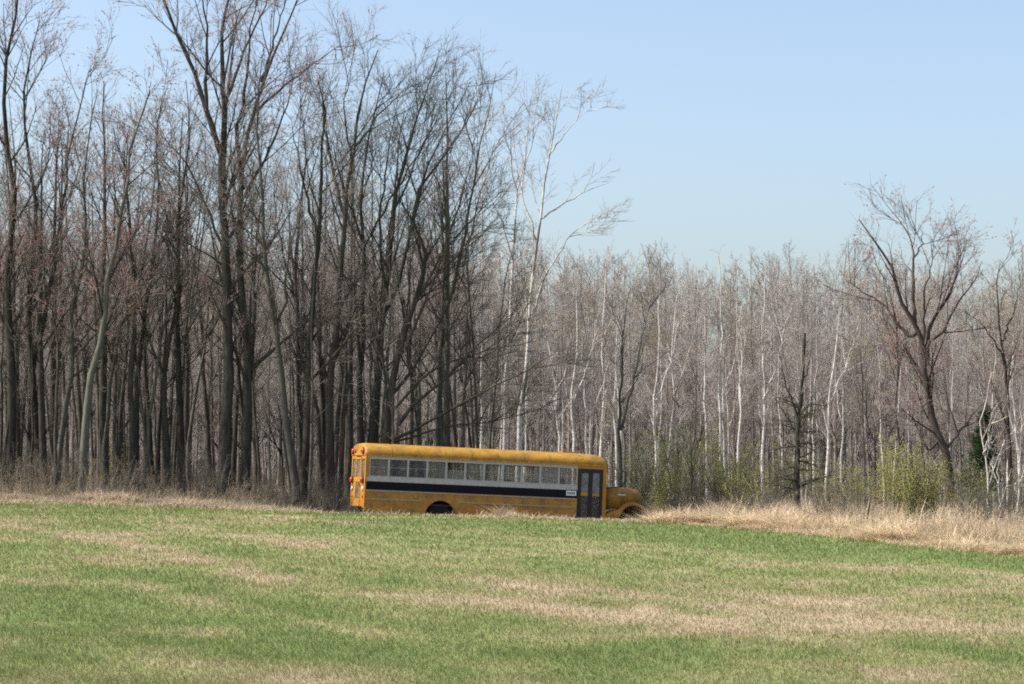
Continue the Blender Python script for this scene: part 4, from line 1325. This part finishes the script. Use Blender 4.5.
        l = MB([B['amber'], B['dark']]); l.disc((-.012, s * .52, 2.70), (-1, 0, 0), .10, .02, 1); l.disc((-.035, s * .52, 2.70), (-1, 0, 0), .09, .04, 0, 20, .07); l.build('warning_light', root)
        l = MB([B['red'], B['dark']]); l.disc((-.012, s * .90, 1.66), (-1, 0, 0), .125, .03, 1); l.disc((-.045, s * .90, 1.66), (-1, 0, 0), .115, .06, 0, 20, .09); l.build('brake_light', root)
        l = MB([B['clear']]); l.disc((-.003, s * .90, 1.36), (-1, 0, 0), .09, .04, 0, 20, .07); l.build('reverse_light', root)
        l = MB([B['red']]); l.disc((-.003, s * .86, 1.10), (-1, 0, 0), .055, .02, 0); l.build('reflector', root)
    MB([B['dark']]).box(-.20, -.05, -1.15, 1.15, .52, .76, 0, .02).box(-.05, .05, -.9, -.7, .56, .70, 0).box(-.05, .05, .7, .9, .56, .70, 0).build('rear_bumper', root)
    # ---- underbody
    u = MB([B['dark']]); u.box(.3, 9.6, -.5, -.38, .56, .80, 0); u.box(.3, 9.6, .38, .5, .56, .80, 0); u.tube([(2.8, -1.1, .48), (2.8, 1.1, .48)], .09, 0); u.tube([(9.58, -1.0, .48), (9.58, 1.0, .48)], .07, 0)
    u.box(4.6, 5.8, -1.1, -.55, .45, .82, 0, .05)
    u.build('chassis', root)
    # ---- wheels
    for x, ys in ((2.80, (-.99, -.72, .72, .99)), (9.62, (-.96, .96))):
        for y in ys:
            w = MB([B['rubber']]); w.lathe_y((x, y, .48), [(.30, -.11), (.43, -.125), (.475, -.09), (.485, 0), (.475, .09), (.43, .125), (.30, .11)])
            wo = w.build('wheel', root)
            o = -1 if y < 0 else 1
            rm = MB([B['rim'], B['dark']]); rm.lathe_y((x, y, .48), [(.298, -.10), (.28, -.05), (.10, -.045), (.10, .045), (.28, .05), (.298, .10)]); rm.disc((x, y + o * .04, .48), (0, o, 0), .085, .09, 1)
            rm.build('rim', wo)
    # ---- hood, wings, grille
    h = MB([B['hood'], B['dark']])
    rings = []
    for x, hw, zt, zb in ((8.965, .88, 1.80, .95), (9.3, .86, 1.80, 1.1), (9.8, .80, 1.77, 1.15), (10.0, .77, 1.73, 1.15), (10.08, .72, 1.62, 1.15)):
        rings.append([(x, -hw, zb), (x, -hw, zt - .22), (x, -hw * .93, zt - .09), (x, -hw * .72, zt - .015), (x, 0, zt + .02), (x, hw * .72, zt - .015), (x, hw * .93, zt - .09), (x, hw, zt - .22), (x, hw, zb)])
    h.loft(rings, 0)
    hood = h.build('hood', root)
    MB([B['sign']]).box(9.12, 9.40, -.885, -.855, 1.51, 1.555, 0, .008).build('nameplate', hood)
    for s in (-1, 1):
        fd = MB([B['hood']])
        R1, R0 = .68, .57
        outer = [(9.62 + .9 * R1 * math.cos(a), .60 + R1 * math.sin(a) * 1.02) for a in np.linspace(math.pi * 1.0, .0, 20)]
        inner = [(9.62 + .9 * R0 * math.cos(a), .60 + R0 * math.sin(a)) for a in np.linspace(0, math.pi, 20)]
        ya, yb = sorted((s * .72, s * 1.16))
        # top skin of the wing as a thick arch
        thick = [(9.62 + .9 * (R1 - .04) * math.cos(a), .60 + (R1 - .04) * math.sin(a) * 1.02) for a in np.linspace(0, math.pi, 20)]
        fd.prism(outer + thick, ya, yb - .032 if s > 0 else yb, 0) if s > 0 else fd.prism(outer + thick, ya + .032, yb, 0)
        yo = s * 1.16
        fd.prism(outer + inner, min(yo, yo - s * .03), max(yo, yo - s * .03), 0)
        fd.box(9.62 + .9 * R1 - .05, 10.18, ya + .03, yb - .03, .56, 1.02, 0, .03)
        fd.build('fender', root)
        hl = MB([B['clear'], B['dark']]); hl.disc((10.085, s * .86, 1.12), (1, 0, 0), .13, .06, 1); hl.disc((10.147, s * .86, 1.12), (1, 0, 0), .105, .025, 0, 20, .08)
        hl.build('headlight', root)
        mr = MB([B['dark'], B['rim']]); yy = s * 1.36
        mr.box(9.15, 9.22, yy - .10, yy + .10, 1.95, 2.36, 0, .02); mr.box(9.135, 9.148, yy - .085, yy + .085, 1.97, 2.34, 1)
        mr.tube([(8.98, s * 1.18, 2.45), (9.12, s * 1.33, 2.40), (9.185, yy, 2.36)], .014); mr.tube([(9.185, yy, 1.95), (9.12, s * 1.25, 1.82), (9.02, s * .95, 1.74)], .014)
        mr.build('mirror', root)
    g = MB([B['dark'], B['rail']]); g.box(10.085, 10.11, -.60, .60, .98, 1.50, 0)
    for z in (1.08, 1.18, 1.28, 1.38): g.box(10.112, 10.125, -.58, .58, z, z + .035, 1)
    g.build('grille', root)
    MB([B['dark']]).box(10.17, 10.30, -1.14, 1.14, .50, .74, 0, .02).box(9.9, 10.168, -.5, -.4, .56, .70, 0).box(9.9, 10.168, .4, .5, .56, .70, 0).build('front_bumper', root)
    for s in (-1, 1):
        a, c = sorted((s * .042, s * 1.13))
        MB([B['glass']]).box(8.925, 8.931, a, c, 1.703, 2.42, 0).build('windscreen', root)
    # ---- inside
    for i in range(10):
        for s in (-1, 1):
            x = .75 + i * .72
            if (i + (s > 0)) % 5 == 3: zt = 1.90
            else: zt = 1.80
            a, c = sorted((s * .22, s * 1.10))
            st = MB([B['seat']]); st.box(x, x + .42, a, c, 1.14, 1.28, 0, .03); st.box(x - .10, x - .005, a, c, 1.16, zt, 0, .03); st.box(x + .05, x + .35, a + .3, a + .36, .92, 1.14, 0)
            st.build('seat', root)
    ds = MB([B['seat']]); ds.box(7.95, 8.35, .45, .95, 1.2, 1.32, 0, .03); ds.box(7.86, 7.945, .45, .95, 1.22, 2.02, 0, .03); ds.box(8.05, 8.25, .6, .8, .92, 1.2, 0)
    ds.build('driver_seat', root)
    sw = MB([B['dark']])
    c = np.array([8.62, .70, 1.72]); ax = np.array([-.5, 0, .866]); u_ = np.array([0, 1, 0.]); v_ = np.cross(ax, u_)
    sw.tube([c + (u_ * math.cos(a) + v_ * math.sin(a)) * .22 for a in np.linspace(0, 2 * math.pi, 25)], .016)
    sw.tube([c, c + np.array([.26, 0, -.45])], .025); sw.tube([c - u_ * .22, c + u_ * .22], .014)
    sw.build('steering_wheel', root)


bus()

# ------------------------------------------------------------------ sun, sky, camera
SUN_AZ = R(180 + 4)      # mathematical azimuth of the sun: straight left of the camera
SUN_EL = R(47)
d = Vector((math.cos(SUN_EL) * math.cos(SUN_AZ), math.cos(SUN_EL) * math.sin(SUN_AZ), math.sin(SUN_EL)))
sl = bpy.data.lights.new('sun', 'SUN'); sl.energy = 3.7; sl.angle = R(.53); sl.color = (1, .95, .86)
so = bpy.data.objects.new('sun', sl); col.objects.link(so)
so.rotation_euler = d.to_track_quat('Z', 'Y').to_euler()
so.location = (0, 0, 50)

w = bpy.data.worlds.new('World'); scene.world = w; w.use_nodes = True
nt = w.node_tree
bg = nt.nodes['Background']
sk = nt.nodes.new('ShaderNodeTexSky'); sk.sky_type = 'NISHITA'; sk.sun_disc = False
sk.sun_elevation = SUN_EL
sk.sun_rotation = math.pi / 2 - SUN_AZ
sk.altitude = 200; sk.air_density = 1.0; sk.dust_density = 3.8; sk.ozone_density = 1.2
nt.links.new(sk.outputs[0], bg.inputs[0]); bg.inputs[1].default_value = .12

cam = bpy.data.cameras.new('camera'); co = bpy.data.objects.new('camera', cam); col.objects.link(co)
cam.sensor_width = 36; cam.lens = 36 * F / 1024; cam.clip_end = 12000; cam.clip_start = .1
co.location = (0, 0, CZ); co.rotation_euler = (math.pi / 2 + PITCH, 0, 0)
scene.camera = co

scene.view_settings.view_transform = 'Standard'; scene.view_settings.look = 'None'
scene.view_settings.exposure = 1.0; scene.view_settings.gamma = 1
scene.cycles.max_bounces = 5; scene.cycles.volume_bounces = 0; scene.cycles.diffuse_bounces = 2; scene.cycles.glossy_bounces = 2
scene.cycles.transmission_bounces = 2; scene.cycles.transparent_max_bounces = 12
scene.cycles.use_denoising = False
scene.cycles.filter_width = 1.9
scene.cycles.caustics_reflective = False; scene.cycles.caustics_refractive = False
